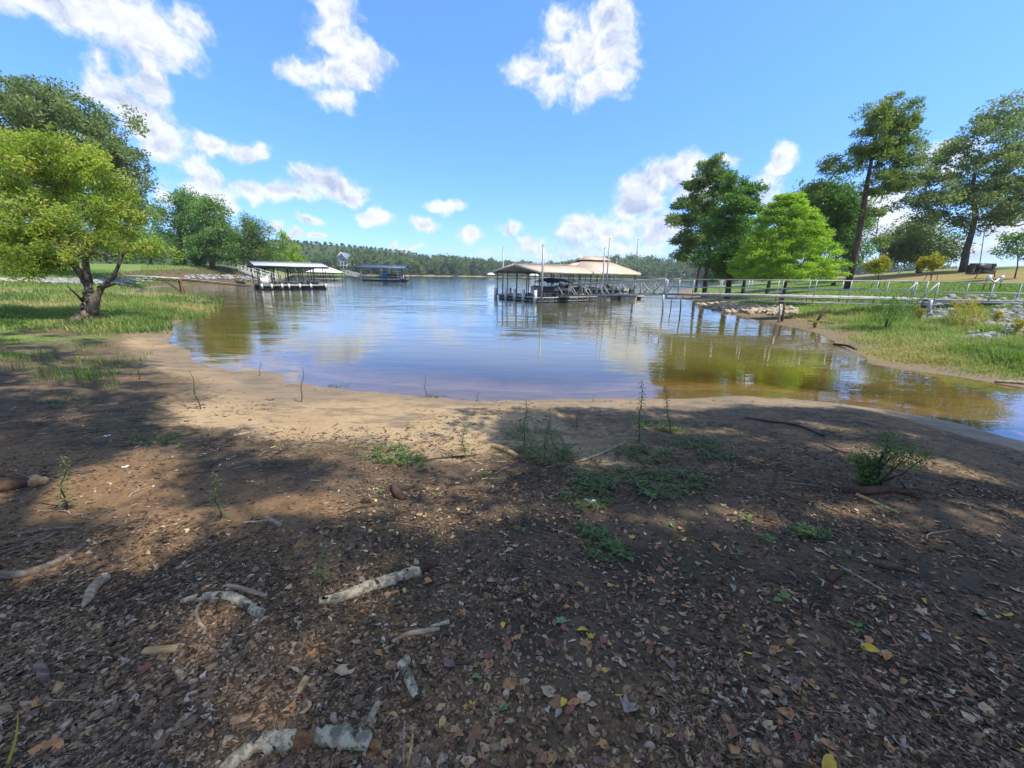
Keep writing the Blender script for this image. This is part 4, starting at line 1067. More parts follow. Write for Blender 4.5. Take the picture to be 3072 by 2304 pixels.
# ---- hip-roofed boathouse behind
cb = at(1768, 895, 46.); cb[2] = 0
hip = thing('hipped_boathouse', 'floating boathouse with a peach hipped roof and raised ridge vent', 'boathouse', cb, .12)
hip.scale = (.65, .85, .96)
w2, d2 = 6.1, 5.2
ze, zm, zt = 2.9, 4.15, 4.62
def hipside(mb, a, b, c, d): ribbed(mb, c, d, a, b, 22, .012)
E = [(-w2, -d2, ze), (w2, -d2, ze), (w2, d2, ze), (-w2, d2, ze)]; Mi = [(-2.3, -1.5, zm), (2.3, -1.5, zm), (2.3, 1.5, zm), (-2.3, 1.5, zm)]
for i in range(4):
    mb = MB(); hipside(mb, E[i], E[(i + 1) % 4], Mi[i], Mi[(i + 1) % 4]); mb.build('roof_panel', M['tan'], hip)
    bar(hip, 'fascia', np.array(E[i]) - [0, 0, .12], np.array(E[(i + 1) % 4]) - [0, 0, .12], .05, .24, 'cream')
e2 = [(-2.6, -1.75, zm + .16), (2.6, -1.75, zm + .16), (2.6, 1.75, zm + .16), (-2.6, 1.75, zm + .16)]; t2 = [(-1.75, -.5, zt + .12), (1.75, -.5, zt + .12), (1.75, .5, zt + .12), (-1.75, .5, zt + .12)]
mb = MB()
for i in range(4): hipside(mb, e2[i], e2[(i + 1) % 4], t2[i], t2[(i + 1) % 4])
mb.add(t2, [(0, 1, 2, 3)]); mb.build('ridge_vent', M['tan'], hip)
mb = MB(); mb.box((0, 0, zm + .05), (4.4, 2.8, .3)); mb.build('vent_louvre', M['dark'], hip)
for x in (-5.6, -1.9, 1.9, 5.6):
    for y in (-4.7, 4.7): rail_tube(hip, 'post', (x, y, .3), (x, y, ze - .05), .06, 'galv')
for y in (-4.7, 4.7): deck(hip, -5.9, 5.9, y - .7, y + .7, .5)
for x in (-5.3, 5.3): deck(hip, x - .6, x + .6, -3.95, 3.95, .5)
for x, y in ((-4.5, -4.7), (0, -4.7), (4.5, -4.7), (-4.5, 4.7), (0, 4.7), (4.5, 4.7)):
    mb = MB(); mb.box((x, y, .15), (2.6, 1.1, .5)); mb.build('float', M['offwhite'], hip)
for x in (-3.5, -.4, 2.6): # lift frames under the roof
    for y in (-2.5, 2.5):
        rail_tube(hip, 'lift_frame', (x, y, .1), (x + .5, y, 2.5), .05, 'alu')
    rail_tube(hip, 'lift_frame', (x, -2.5, 1.9), (x, 2.5, 1.9), .05, 'alu')

# ---- low swim platform
sp_ = gp(1868, 897, 0); sp = thing('swim_platform', 'low floating platform with white fascia right of the hipped boathouse', 'platform', sp_, -.03)
deck(sp, -2.3, 2.3, 0, 2.0, .50)
bar(sp, 'fascia', (-2.32, -.03, .36), (2.32, -.03, .36), .05, .24, 'offwhite'); bar(sp, 'fascia', (2.34, 0, .36), (2.34, 2.0, .36), .05, .24, 'offwhite')
for x in (-1.5, 0, 1.5):
    mb = MB(); mb.box((x, 1.0, .1), (1.1, 1.6, .4)); mb.build('float', M['black'], sp)
for x in (.6,): 
    mb = MB(); mb.box((x, -.12, .22), (.14, .12, .5)); mb.build('dock_bumper', M['white'], sp)
# red chair on it
ch = wpt(sp, (-2.0, .8, .50)); rc = thing('red_chair', 'red plastic chair beside the boathouse floor', 'chair', ch, .4)
for nm, c, s_ in (('seat', (0, 0, .4), (.5, .5, .05)), ('backrest', (0, .26, .75), (.5, .06, .65))):
    mb = MB(); mb.box(c, s_); mb.build(nm, M['red'], rc)
for x in (-.22, .22):
    for y in (-.22, .22): rail_tube(rc, 'leg', (x, y, 0), (x, y, .39), .03, 'red', 6)
    bar(rc, 'armrest', (x * 1.1, -.22, .6), (x * 1.1, .24, .62), .08, .04, 'red')

# ---- pontoon boats
def pontoon_boat(label, loc, rz, L, canopy, cmat, cover=False):
    r = thing('pontoon_boat', label, 'pontoon boat', loc, rz)
    for y in (-.85, .85):
        mb = MB(); mb.tube([(-L / 2 - .35, y, .22), (-L / 2, y, .12), (L / 2 - .3, y, .12), (L / 2 + .2, y, .18)], [.06, .32, .32, .2], 12); mb.build('pontoon', M['alu'], r, True)
    mb = MB(); mb.box((0, 0, .50), (L, 2.5, .10)); mb.build('floor', M['offwhite'], r)
    for y in (-1.2, 1.2):
        mb = MB(); mb.box((0, y, .88), (L * .86, .03, .52)); mb.build('side_panel', M['offwhite'] if y < 0 else M['dark'], r)
        bar(r, 'stripe', (-L * .43, y * 1.017, .82), (L * .43, y * 1.017, .82), .01, .2, 'dark')
        rail_tube(r, 'rail', (-L * .43, y, 1.17), (L * .43, y, 1.17), .03, 'alu')
        for x in np.linspace(-L * .43, L * .43, 5): rail_tube(r, 'rail_post', (x, y, .55), (x, y, 1.17), .022, 'alu', 6)
    for x in (-L * .43, L * .43): 
        mb = MB(); mb.box((x, 0, .88), (.03, 2.3, .52)); mb.build('gate', M['offwhite'], r)
    for x in (-L * .3, L * .28):
        mb = MB(); mb.box((x, .75, .78), (1.2, .65, .4)); mb.box((x, 1.05, 1.1), (1.2, .12, .4)); mb.build('bench_seat', M['offwhite'], r)
    mb = MB(); mb.box((.4, -.6, .95), (.5, .7, .8)); mb.box((.35, -.6, 1.45), (.06, .6, .25)); mb.build('helm', M['black'], r)
    mb = MB(); mb.box((L / 2 + .35, 0, .75), (.45, .42, .7)); mb.box((L / 2 + .4, 0, .2), (.16, .14, .7)); mb.build('outboard_motor', M['black'], r)
    if canopy:
        mb = MB(); n = 9; x0, x1 = canopy
        for i in range(n):
            for j in (0, 1):
                pass
        us = np.linspace(-1, 1, n)
        V = [(x0 + (x1 - x0) * (j / 4.), 1.2 * a, 2.15 - .30 * a * a - .22 * (abs(j / 2. - 1)) ** 2) for j in range(5) for a in us]
        q = [(j * n + i, j * n + i + 1, (j + 1) * n + i + 1, (j + 1) * n + i) for j in range(4) for i in range(n - 1)]
        V2 = [(a, b_, c - .03) for a, b_, c in V]
        mb.add(V, q); mb.add(V2, [t[::-1] for t in q]); mb.build('bimini_canopy', M[cmat], r, True)
        for y in (-1.15, 1.15):
            for x in (x0 + .2, x1 - .2): rail_tube(r, 'canopy_frame', ((x0 + x1) / 2, y, 1.15), (x, y, 1.82), .02, 'alu', 6)
    if cover:
        mb = MB(); mb.tube([(-L * .44, 0, .95), (-L * .2, 0, 1.15), (L * .1, 0, 1.28), (L * .44, 0, 1.0)], [.5, 1.1, 1.15, .7], 10, wob=.04)
        v = mb.v[0]; v[:, 2] = 1.0 + (v[:, 2] - 1.0) * .42; mb.build('mooring_cover', M['black'], r, True)
    return r
p = wpt(dA, (5.2, 3.1, 0)); pontoon_boat('pontoon boat with a blue canopy moored under the tan roof', (p[0], p[1], 0), ang, 6.0, (-2.2, .6), 'blue')
p = wpt(dA, (6.2, 6.0, 0)); pontoon_boat('pontoon boat with a black canopy moored deeper under the tan roof', (p[0] + .5, p[1], 0), ang, 5.6, (-2.0, .8), 'black')
p = wpt(hip, (1.0, -1.2, 0)); pontoon_boat('white pontoon boat without a canopy inside the hipped boathouse', (p[0], p[1], 0), .12, 6.2, None, 'black')

# ---- left dock (grey gable roof)
C0 = at(781, 866, 51.); C0[2] = 0
angC = radians(40); LC = 8.2
dC = thing('grey_roofed_dock', 'covered floating dock with a pale grey metal roof on thin black posts', 'boat dock', C0, angC)
gable_roof(dC, 0, LC, 0, 6.4, 3.0, 3.5, 'greyroof', 'dark', 26, .3)
deck(dC, 0, LC, 0, 1.4, .62, .2); deck(dC, 0, LC, 5.0, 6.4, .62, .2); deck(dC, 0, 1.4, 1.42, 4.98, .62, .2)
bar(dC, 'fascia', (0, -.04, .5), (LC, -.04, .5), .05, .24, 'deckwood')
for x in np.linspace(.8, LC - .8, 5):
    mb = MB(); mb.box((x, .7, .16), (1.4, 1.2, .5)); mb.build('float', M['black'], dC)
    mb = MB(); mb.box((x, 5.7, .16), (1.4, 1.2, .5)); mb.build('float', M['black'], dC)
for x in (.2, 1.3, 2.5, 3.3, 4.6, 6.0, 7.9):
    mb = MB(); mb.box((x, -.14, .42), (.22, .18, .62)); mb.build('dock_bumper', M['white'], dC)
for x in np.linspace(.1, LC - .1, 6):
    for y in (.08, 1.3, 6.3): rail_tube(dC, 'post', (x, y, .6), (x, y, 2.95), .05, 'dark')
mb = MB(); mb.box((6.4, .5, .9), (1.4, .5, .55)); mb.build('storage_box', M['dark'], dC)
bar(dC, 'bench', (1.8, 1.1, 1.0), (5.4, 1.1, 1.0), .45, .08, 'offwhite')
for x in (2.0, 3.6, 5.2): bar(dC, 'bench_leg', (x, 1.1, .62), (x, 1.1, .97), .08, .3, 'dark')
mb = MB(); mb.box((.55, .5, 1.05), (.9, .7, .8)); mb.box((.95, .4, 1.2), (.3, .3, 1.1)); mb.build('white_locker', M['white'], dC)
# ramp from the bank to it
def ramp(name, label, a, b, rail_h, n, mat, w=1.2, cat='gangway', truss=True, r=.04, top2=True):
    """walkway between two points, railed on both sides; each post and diagonal is its own part"""
    a = np.array(a, float); b = np.array(b, float)
    root = thing(name, label, cat, a, math.atan2((b - a)[1], (b - a)[0]))
    L = float(np.hypot(*(b - a)[:2])); dz = b[2] - a[2]
    Z = lambda x: dz * x / L
    for y in (0, w):
        rail_tube(root, 'top_rail', (0, y, rail_h), (L, y, dz + rail_h), r, mat)
        if top2: rail_tube(root, 'mid_rail', (0, y, rail_h * .5), (L, y, dz + rail_h * .5), r * .8, mat)
        bar(root, 'side_beam', (0, y, .02), (L, y, dz + .02), .06, .09, mat)
        for i in range(n + 1):
            x = L * i / n; bar(root, 'rail_post', (x, y, Z(x) - .28 * (not truss)), (x, y, Z(x) + rail_h), r * 1.7, r * 1.7, mat)
            if truss and i < n:
                x2 = L * (i + .5) / n; x3 = L * (i + 1) / n
                bar(root, 'diagonal', (x, y, Z(x) + rail_h - .03), (x2, y, Z(x2) + .06), r * 1.3, r * 1.3, mat)
                bar(root, 'diagonal', (x2, y, Z(x2) + .06), (x3, y, Z(x3) + rail_h - .03), r * 1.3, r * 1.3, mat)
    nb = int(L / .3); m_ = MB(); m_.box((0, 0, 0), (L / nb - .015, w - .1, .04)); me = m_.mesh('deck_board', M['deckwood'])
    for i in range(nb):
        o = link('deck_board', me, root); x = L * (i + .5) / nb; o.location = (x, w / 2, Z(x) + .10); o.rotation_euler = (0, -math.atan2(dz, L), 0)
    return root, L, Z
q0 = at(716, 812, 74.); q1 = at(815, 843, 58.); q1[2] = .62
ramp('bank_gangway', 'white railed gangway leading down from the left bank to the grey-roofed dock', q0, q1, 1.1, 8, 'white', 1.2, truss=False, r=.06)

# ---- blue-roofed dock far out
D0 = at(1086, 843, 113.); D0[2] = 0
D1 = at(1222, 843, 113.); D1[2] = 0
LD = float(D1[0] - D0[0])
dD = thing('blue_roofed_dock', 'distant floating dock with a flat blue roof sheltering a covered boat', 'boat dock', D0)
mb = MB(); ribbed(mb, (-.6, 4.6, 4.35), (LD - 1.2, 4.6, 4.35), (-1.2, -1.0, 3.75), (LD - .2, -1.0, 3.75), 20, .04, .08); mb.build('roof_panel', M['navy'], dD)
mb = MB(); ribbed(mb, (-.6, 4.6, 4.35), (LD - 1.2, 4.6, 4.35), (-1.2, 9.4, 3.75), (LD - .2, 9.4, 3.75), 20, .04, .08); mb.build('roof_panel', M['navy'], dD)
bar(dD, 'fascia', (-1.2, -1.05, 3.62), (LD - .2, -1.05, 3.62), .06, .25, 'navy')
for x, mt in ((0, 'white'), (2.8, 'white'), (6.4, 'white'), (LD - 2.6, 'white'), (LD - .6, 'dark'), (LD - 1.4, 'dark')): rail_tube(dD, 'post', (x, 0, .5), (x, 0, 3.7), .1, mt)
for x in (0, 6, LD - 1): rail_tube(dD, 'post', (x, 8, .5), (x, 8, 3.7), .1, 'dark')
deck(dD, -.2, LD, -.2, 1.4, .7, .3); deck(dD, -.2, LD, 7, 8.4, .7, .3)
bar(dD, 'fascia', (-.2, -.25, .55), (LD - 2.0, -.25, .55), .06, .3, 'offwhite'); bar(dD, 'fascia', (LD - 2.0, -.25, .5), (LD + .6, -.25, .5), .06, .5, 'dark')
for x in np.linspace(1, LD - 1, 6):
    mb = MB(); mb.box((x, .6, .15), (1.8, 1.2, .5)); mb.build('float', M['black'], dD)
mb = MB(); mb.box((6.6, -.05, 1.7), (1.2, .5, 2.2)); mb.box((6.5, -.05, 3.0), (.35, .3, 1.0)); mb.build('blue_tarp', M['blue'], dD)
r = pontoon_boat('long boat under a black mooring cover inside the blue-roofed dock', (D0[0] + LD * .55, D0[1] + 4, 0), 0, LD * .6, None, 'black', True)
for c in r.children:
    pass
r.scale = (1.0, 1.1, 1.25)
um = thing('parasol', 'small peach parasol at the right end of the blue-roofed dock', 'parasol', (D0[0] + LD - 3.0, D0[1] + .6, .7))
rail_tube(um, 'pole', (0, 0, 0), (0, 0, 2.3), .05, 'dark'); mb = MB(); mb.tube([(0, 0, 1.9), (0, 0, 2.5)], [1.6, .05], 10); mb.build('canopy', M['cream'], um)
q0 = at(1030, 821, 150.); q1 = (D0[0] - .2, D0[1] + .5, .7)
ramp('shore_gangway', 'thin white gangway running out to the blue-roofed dock', (D0[0] - 10.5, D0[1] + 12, 1.9), q1, .9, 5, 'white', 1.2, truss=False, r=.07)
for i, x in enumerate((1004, 1028, 1036)):
    b = gp(x, 842, 0); o = thing('mooring_pole', ('slim dark stake standing in open water left of the blue-roofed dock', 'left stake of the close pair beside the thin white gangway', 'right stake of the close pair beside the thin white gangway')[i], 'pole', b)
    rail_tube(o, 'pipe', (0, 0, -.5), (0, 0, 1.9), .09, 'dark')
# ---- small far docks
for i, (x, y, w_, Y, lb) in enumerate(((975, 816, 8, 115, 'white hip-roofed dock half hidden behind the grey-roofed dock'), (1473, 831, 6, 300, 'tiny white-roofed dock on the far shore left of the tan roof'), (1602, 831, 7, 290, 'tiny white-roofed dock seen beneath the tan roof'))):
    c = at(x, y, Y); zc = max(c[2], 2.2); c[2] = 0
    o = thing('far_dock', lb, 'boat dock', c)
    mb = MB(); e = [(-w_ / 2, -3, zc), (w_ / 2, -3, zc), (w_ / 2, 3, zc), (-w_ / 2, 3, zc), (-w_ / 5, 0, zc + 1.3), (w_ / 5, 0, zc + 1.3)]
    mb.add(e, [(0, 1, 5, 4), (2, 3, 4, 5)], [(1, 2, 5), (3, 0, 4)]); mb.box((0, 0, zc - .1), (w_, 6, .18)); mb.build('roof', M['white'], o)
    for sx in (-1, 0, 1):
        for sy in (-2.7, 2.7): rail_tube(o, 'post', (sx * w_ * .45, sy, .2), (sx * w_ * .45, sy, zc - .2), .09, 'dark', 6)
    mb = MB(); mb.box((0, 0, .35), (w_, 5.6, .3)); mb.build('floor', M['deckwood'], o)

# ---- long walkway on the right: truss span, level span, bank span
G0 = at(1672, 886, A0[1] + 1.6); G0[2] = .50
G1 = at(1992, 884, 25.6)
ramp('truss_gangway', 'grey aluminium truss gangway sloping down to the tan-roofed dock', G0, G1, 1.0, 6, 'galv', 1.25, truss=True, r=.038, top2=False)
G2 = at(2768, 902, 20.6)
g2, L2, Z2 = ramp('railed_walkway', 'long level grey steel walkway with two-bar railings running to the bank', G1 + [.1, -.05, .0], G2, .97, 8, 'galv', 1.25, truss=False, r=.024)
for y in (0, 1.25):
    bar(g2, 'lower_chord', (0, y, -.24), (L2, y, Z2(L2) - .24), .04, .04, 'galv')
    bar(g2, 'deck_edge', (0, y - .045, .095), (L2, y - .045, Z2(L2) + .095), .03, .07, 'offwhite')
    for i in range(8):
        x = L2 * (i + .35) / 8
        bar(g2, 'lattice_bar', (x, y, Z2(x) - .24), (x + .18, y, Z2(x) - .04), .025, .025, 'galv'); bar(g2, 'lattice_bar', (x + .4, y, Z2(x) - .04), (x + .58, y, Z2(x) - .24), .025, .025, 'galv')
g3, L3, Z3 = ramp('bank_walkway', 'grey railed ramp with slanted end posts lying on the stony right bank', at(2800, 906, 20.2), (36.0, 18.4, 1.45), .97, 6, 'galv', 1.25, truss=False, r=.026)
for y in (0, 1.25): bar(g3, 'end_brace', (-.75, y, -.02), (0, y, .97), .05, .05, 'galv')
for i, (ua, va, ub, vb, r, mt, lb) in enumerate(((1990, 884, 1988, 947, .06, 'galv', 'silver pipe post standing in the water where the two walkways meet'), (2014, 893, 2012, 932, .035, 'dark', 'short thin dark post in the water under the walkway'), (2043, 897, 2039, 960, .04, 'dark', 'longer thin dark post in the water under the walkway'),
                                     (2341, 912, 2336, 968, .05, 'galv', 'silver pipe prop on the beach under the walkway'), (2354, 912, 2345, 965, .055, 'woodpost', 'straight brown wooden prop beside the silver pipe prop'), (2482, 917, 2443, 971, .06, 'woodpost', 'slanting brown wooden prop under the walkway'), (2792, 900, 2782, 948, .09, 'galv', 'stout grey pipe at the joint between walkway and bank ramp'))):
    b = hit(ub, vb) if i > 2 else gp(ub, vb, 0); t_ = at(ua, va, b[1])
    if i > 2: b[2] -= .12
    o = thing('support_post', lb, 'post', b)
    mb = MB(); mb.tube([(0, 0, -.5 if i < 3 else 0), tuple((t_ - b) * .5 + [0.01, 0, 0]), tuple(t_ - b)], r, 8, wob=.12 if mt == 'woodpost' else 0); mb.build('shaft', M[mt], o, True)

# ---- rusty truss walkway on the left
Lp = at(540, 835, 36.6); 
o = thing('rusty_walkway', 'long thin rusty truss walkway on a slim post reaching to the grey-roofed dock', 'walkway', Lp)
le = at(380, 826, 37.6) - Lp; re = at(750, 857, 51.) - Lp
bar(o, 'plank', le, (0, 0, 0), .5, .07, 'offwhite'); bar(o, 'plank', (0, 0, 0), re, .5, .07, 'deckwood')
bar(o, 'lower_chord', le * .75 - [0, 0, .28], (0, 0, -.28), .05, .06, 'rust'); bar(o, 'lower_chord', (0, 0, -.16), re - [0, 0, .16], .06, .08, 'rust')
for i in range(7):
    a_ = le * .75 * (i / 7.); b_ = le * .75 * ((i + .5) / 7.); c_ = le * .75 * ((i + 1) / 7.)
    bar(o, 'lattice_bar', a_ - [0, 0, .28], b_ - [0, 0, .05], .04, .04, 'rust'); bar(o, 'lattice_bar', b_ - [0, 0, .05], c_ - [0, 0, .28], .04, .04, 'rust')
rail_tube(o, 'post', (.25, 0, -Lp[2] - .4), (0, 0, 0), .06, 'rust'); rail_tube(o, 'post', (-.35, .2, -Lp[2] - .4), (-.25, .1, -.2), .07, 'woodpost'); bar(o, 'brace', (-1.5, .1, -.3), (-.3, .1, -1.2), .06, .06, 'dark')

# ---- odds and ends on the right lawn
b = hd(2128, 582); Yb = b[1]
sw = thing('hanging_swing', 'dark bench swing hanging on slanted poles below the spreading oak', 'swing', ad(2124, 600, 36.) * [1, 1, 0] + [0, 0, gz(*ad(2124, 600, 36.)[:2])])
L_ = np.array(sw.location)
for nm, c, s_ in (('seat', (0, 0, .62), (1.3, .5, .06)), ('backrest', (0, .25, .95), (1.3, .06, .6)), ('seat_skirt', (0, -.22, .5), (1.3, .05, .22))):
    mb = MB(); mb.box(c, s_); mb.build(nm, M['dark'], sw)
mb = MB(); mb.tube([(-.95, -.2, -.05), (-.6, -.1, .7)], .035, 6); mb.build('leg', M['dark'], sw)
mb = MB(); mb.tube([(.85, -.2, -.05), (.6, -.1, .7)], .035, 6); mb.build('leg', M['dark'], sw)
mb = MB(); tp = ad(2128, 490, 36.2) - L_; mb.tube([(-.6, 0, .6), tuple(tp)], .03, 6); mb.build('hanging_pole', M['woodpost'], sw)
# stacked firewood
fw = ontop(2120, 570, 41); fw_o = thing('firewood_stack', 'long dark stack of firewood logs on the skyline beside the oak trunk', 'firewood stack', fw)
m_ = MB(); m_.tube([(0, -.28, 0), (0, .28, 0)], .085, 7, wob=.08); me = m_.mesh('log', M['bark'])
for i in range(13):
    for j in range(7 - (i % 5 == 0)):
        lo = link('log', me, fw_o); lo.location = (-1.0 + i * .18 + (j % 2) * .09, RNG.uniform(-.04, .04), .12 + j * .15); lo.rotation_euler = (0, RNG.uniform(0, 6), 0)
# far flagpole and bent white post
b = ad(1890, 590, 95); b[2] = gz(b[0], b[1]); t_ = ad(1894, 527, 95)
o = thing('flagpole', 'distant flagpole with a small red and white flag beside the tall pine', 'flagpole', b)
rail_tube(o, 'pole', (0, 0, 0), (0, 0, t_[2] - b[2]), .07, 'galv'); mb = MB(); mb.box((.45, 0, t_[2] - b[2] - 1.0), (.8, .03, .9)); mb.build('flag', M['white'], o); mb = MB(); mb.box((.35, -.03, t_[2] - b[2] - 1.6), (.6, .03, .5)); mb.build('flag_stripe', M['red'], o)
b = ad(1940, 588, 52); b[2] = gz(b[0], b[1])
o = thing('bent_post', 'short bent white post on the lawn skyline between the young trees', 'post', b); mb = MB(); mb.tube([(.35, 0, -.1), (.1, 0, .5), (-.05, 0, .8), (-.2, 0, 1.0)], [.05, .05, .04, .05], 7); mb.build('pipe', M['white'], o)
# ------------------------------------------------------------------ riprap stones
def rock_mesh(name, seed, mat, flat=.6):
    rs = RS(seed); import bmesh
    bm = bmesh.new(); bmesh.ops.create_icosphere(bm, subdivisions=2, radius=.5)
    dirs = [unit(rs.normal(size=3)) for _ in range(9)]
    for v in bm.verts:
        p = np.array(v.co)
        for d in dirs:
            k = p @ d
            if k > .34: p = p - d * (k - .34)
        v.co = p * [1, rs.uniform(.7, .72), flat]
    me = bpy.data.meshes.new(name); bm.to_mesh(me); bm.free(); me.materials.append(mat); return me
STONES = []
rocks = [rock_mesh('stone', 300 + i, M['stone'], .5 + .07 * i) for i in range(5)]
grocks = [rock_mesh('stone', 320 + i, M['greystone'], .45 + .07 * i) for i in range(5)]
def riprap(name, label, boxes, n, protos, smin, smax, seed, Zc=None, n_stuff=0):
    rs = RS(seed); pts = []
    while len(pts) < n + n_stuff:
        bx = boxes[rs.randint(len(boxes))]
        t = rs.rand(); x = rs.uniform(bx[0], bx[2]); y = rs.uniform(bx[1], bx[3]) + (bx[4] * (x - bx[0]) / (bx[2] - bx[0]) if len(bx) > 4 else 0)
        p = hd(x, y)
        if shore_dist(p[:1], p[1:2])[0] < .1: continue
        pts.append(p)
    c = np.mean(pts, 0); root = thing(name, label, 'riprap', c)
    pts.sort(key=lambda p: p[1]); STONES.extend(pts)
    for i, p in enumerate(pts[:n]):
        s = rs.uniform(smin, smax) * (1.3 if rs.rand() < .15 else 1)
        o = link('stone', protos[rs.randint(len(protos))], root); o.location = p - c + [0, 0, s * .12]; o.scale = (s, s, s); o.rotation_euler = tuple(rs.uniform(-.5, .5, 2)) + (rs.uniform(0, 6.28),)
    if n_stuff:
        mb = MB(); co = {}
        for m_ in protos:
            v = np.array([x.co[:] for x in m_.vertices]); f = np.array([q.vertices[:] for q in m_.polygons]); co[m_.name] = (v, f)
        for p in pts[n:]:
            v, f = list(co.values())[rs.randint(len(co))]; a = rs.rand() * 6.28; s = rs.uniform(smin, smax)
            R = np.array([[cos(a), sin(a), 0], [-sin(a), cos(a), 0], [0, 0, 1]])
            mb.add(v * s @ R + p - c + [0, 0, s * .1], None, f)
        o = mb.build('rubble', protos[0].materials[0], root); o['kind'] = 'stuff'
    return root
riprap('pale_riprap', 'sunlit pale stones banked at the tip of the point under the walkway', [(1498, 651, 1640, 666, 6), (1560, 655, 1695, 676, 6), (1600, 662, 1720, 674, 6)], 200, rocks, .3, .55, 31, n_stuff=260)
riprap('grey_riprap', 'grey broken stones spread over the bank by the ramp at the right edge', [(1995, 652, 2230, 664), (2090, 690, 2260, 740), (2140, 665, 2260, 700), (1990, 665, 2060, 690), (1960, 648, 2040, 658), (2040, 640, 2240, 652)], 190, grocks, .25, .5, 32, n_stuff=120)
riprap('shore_riprap', 'strip of pale and blue-grey stones along the left bank behind the willow', [(-60, 603, 330, 610), (100, 604, 300, 614)], 110, grocks[:3] + rocks[:2], .35, .8, 33, n_stuff=500)
riprap('bank_rubble', 'shaded rubble lining the far cove bank below the cedars', [(400, 596, 620, 604), (520, 598, 640, 607)], 40, grocks, .4, .9, 34, n_stuff=200)

# ------------------------------------------------------------------ grass
def blades(mb, P, h, w, rs, lean=.35, tint=None, seg=True):
    n = len(P); a = rs.rand(n) * 2 * pi; H = h * rs.uniform(.5, 1.15, n) if np.isscalar(h) else h * rs.uniform(.6, 1.1, n)
    d = np.stack([np.cos(a), np.sin(a), np.zeros(n)], 1); s = np.stack([-np.sin(a), np.cos(a), np.zeros(n)], 1)
    W = (w * rs.uniform(.7, 1.3, n))[:, None]; le = (rs.rand(n) ** 1.5 * lean)[:, None] * H[:, None]
    Z = np.array([0, 0, 1.])
    b0 = P - s * W / 2; b1 = P + s * W / 2
    m0 = P + Z * H[:, None] * .55 + d * le * .35 - s * W * .4; m1 = m0 + s * W * .8
    t = P + Z * H[:, None] + d * le * 1.2
    V = np.stack([b0, b1, m1, m0, t], 1).reshape(-1, 3)
    k = np.arange(n)[:, None] * 5
    tt = rs.rand(n) if tint is None else np.clip(tint + (rs.rand(n) - .5) * .5, 0, 1)
    mb.add(V, (k + np.array([0, 1, 2, 3])), (k + np.array([3, 2, 4])), np.repeat(tt, 5))
def scatter(boxes, n, rs, cond=None, polys=None):
    """points on the terrain below given picture boxes, as world positions"""
    out = []
    d = np.array([(b[2] - b[0]) * (b[3] - b[1]) * (b[4] if len(b) > 4 else 1) for b in boxes], float); d /= d.sum()
    bi = rs.choice(len(boxes), n, p=d); B_ = np.array([b[:4] for b in boxes])[bi]
    x = (B_[:, 0] + (B_[:, 2] - B_[:, 0]) * rs.rand(n)) * K; y = (B_[:, 1] + (B_[:, 3] - B_[:, 1]) * rs.rand(n)) * K
    X = (x - 1536) / FPX; Yv = (1152 - y) / FPX
    D = np.stack([X, cos(PITCH) + Yv * sin(PITCH), -sin(PITCH) + Yv * cos(PITCH)], 1)
    t = np.exp(np.linspace(math.log(.7), math.log(130), 90))
    lo = np.full(n, .7); hi = np.full(n, np.nan)
    prev = np.full(n, .7)
    for tt in t:
        p = D * tt; below = (EYE + p[:, 2] < np.maximum(ground_z(p[:, 0], p[:, 1]), -.02)) & np.isnan(hi)
        hi[below] = tt; lo[below] = prev[below]; prev[:] = tt
    ok = ~np.isnan(hi); D = D[ok]; lo = lo[ok]; hi = hi[ok]
    for _ in range(9):
        m_ = (lo + hi) / 2; p = D * m_[:, None]; bl = EYE + p[:, 2] < ground_z(p[:, 0], p[:, 1])
        hi = np.where(bl, m_, hi); lo = np.where(bl, lo, m_)
    p = D * hi[:, None]; p[:, 2] = ground_z(p[:, 0], p[:, 1])
    if cond is not None: p = p[cond(p)]
    return p
def sdp(p): return shore_dist(p[:, 0], p[:, 1])
rs = RS(400)
P = scatter([(-60, 640, 480, 705, 1.2), (200, 650, 480, 700, 1.0), (-60, 690, 370, 735, 1.3), (240, 690, 350, 735, 1)], 42000, rs, lambda p: (sdp(p) > -.8) & (p[:, 1] < 40))
dist = np.hypot(P[:, 0], P[:, 1]); th = fbm(P[:, 0] * .35, P[:, 1] * .35, 3)
P = P[th + rs.normal(size=len(P)) * .22 > -.18 + .3 * (dist < 15)]; P[:, 2] = np.maximum(P[:, 2], -.02)
mb = MB(); blades(mb, P, .30 * np.interp(P[:, 1], [12, 20, 40], [.55, 1, 1.3]) * (1 + 1.2 * fbm(P[:, 0] * .8, P[:, 1] * .8, 3)), .03, rs, 1.1, np.clip(.42 + 1.3 * fbm(P[:, 0] * .25 + 3, P[:, 1] * .25, 3), .05, .95))
mb.build('spit_grass', LM['grass'], kind='stuff', label='tall green water grass covering the spit round the willow')
P = scatter([(-100, 725, 330, 800, 1), (-150, 760, 260, 860, .8)], 9000, rs, lambda p: (sdp(p) > .5) & (p[:, 1] < 18))
P = P[fbm(P[:, 0] * .9, P[:, 1] * .9, 3) + rs.normal(size=len(P)) * .12 > .2]; mb = MB(); blades(mb, P, .17, .010, rs, 1.0, .35); mb.build('shore_grass', LM['grass'], kind='stuff', label='thin patchy grass on the shaded mud at left')
P = scatter([(-60, 600, 330, 640), (300, 575, 760, 604), (250, 610, 420, 640)], 16000, rs, lambda p: sdp(p) > .2)
P = P[rs.rand(len(P)) > .15]; mb = MB(); blades(mb, P, .3, .06, rs, .5, .5); mb.build('left_bank_grass', LM['grass'], kind='stuff', label='short sunlit grass on the low flat and bank left of the cove')
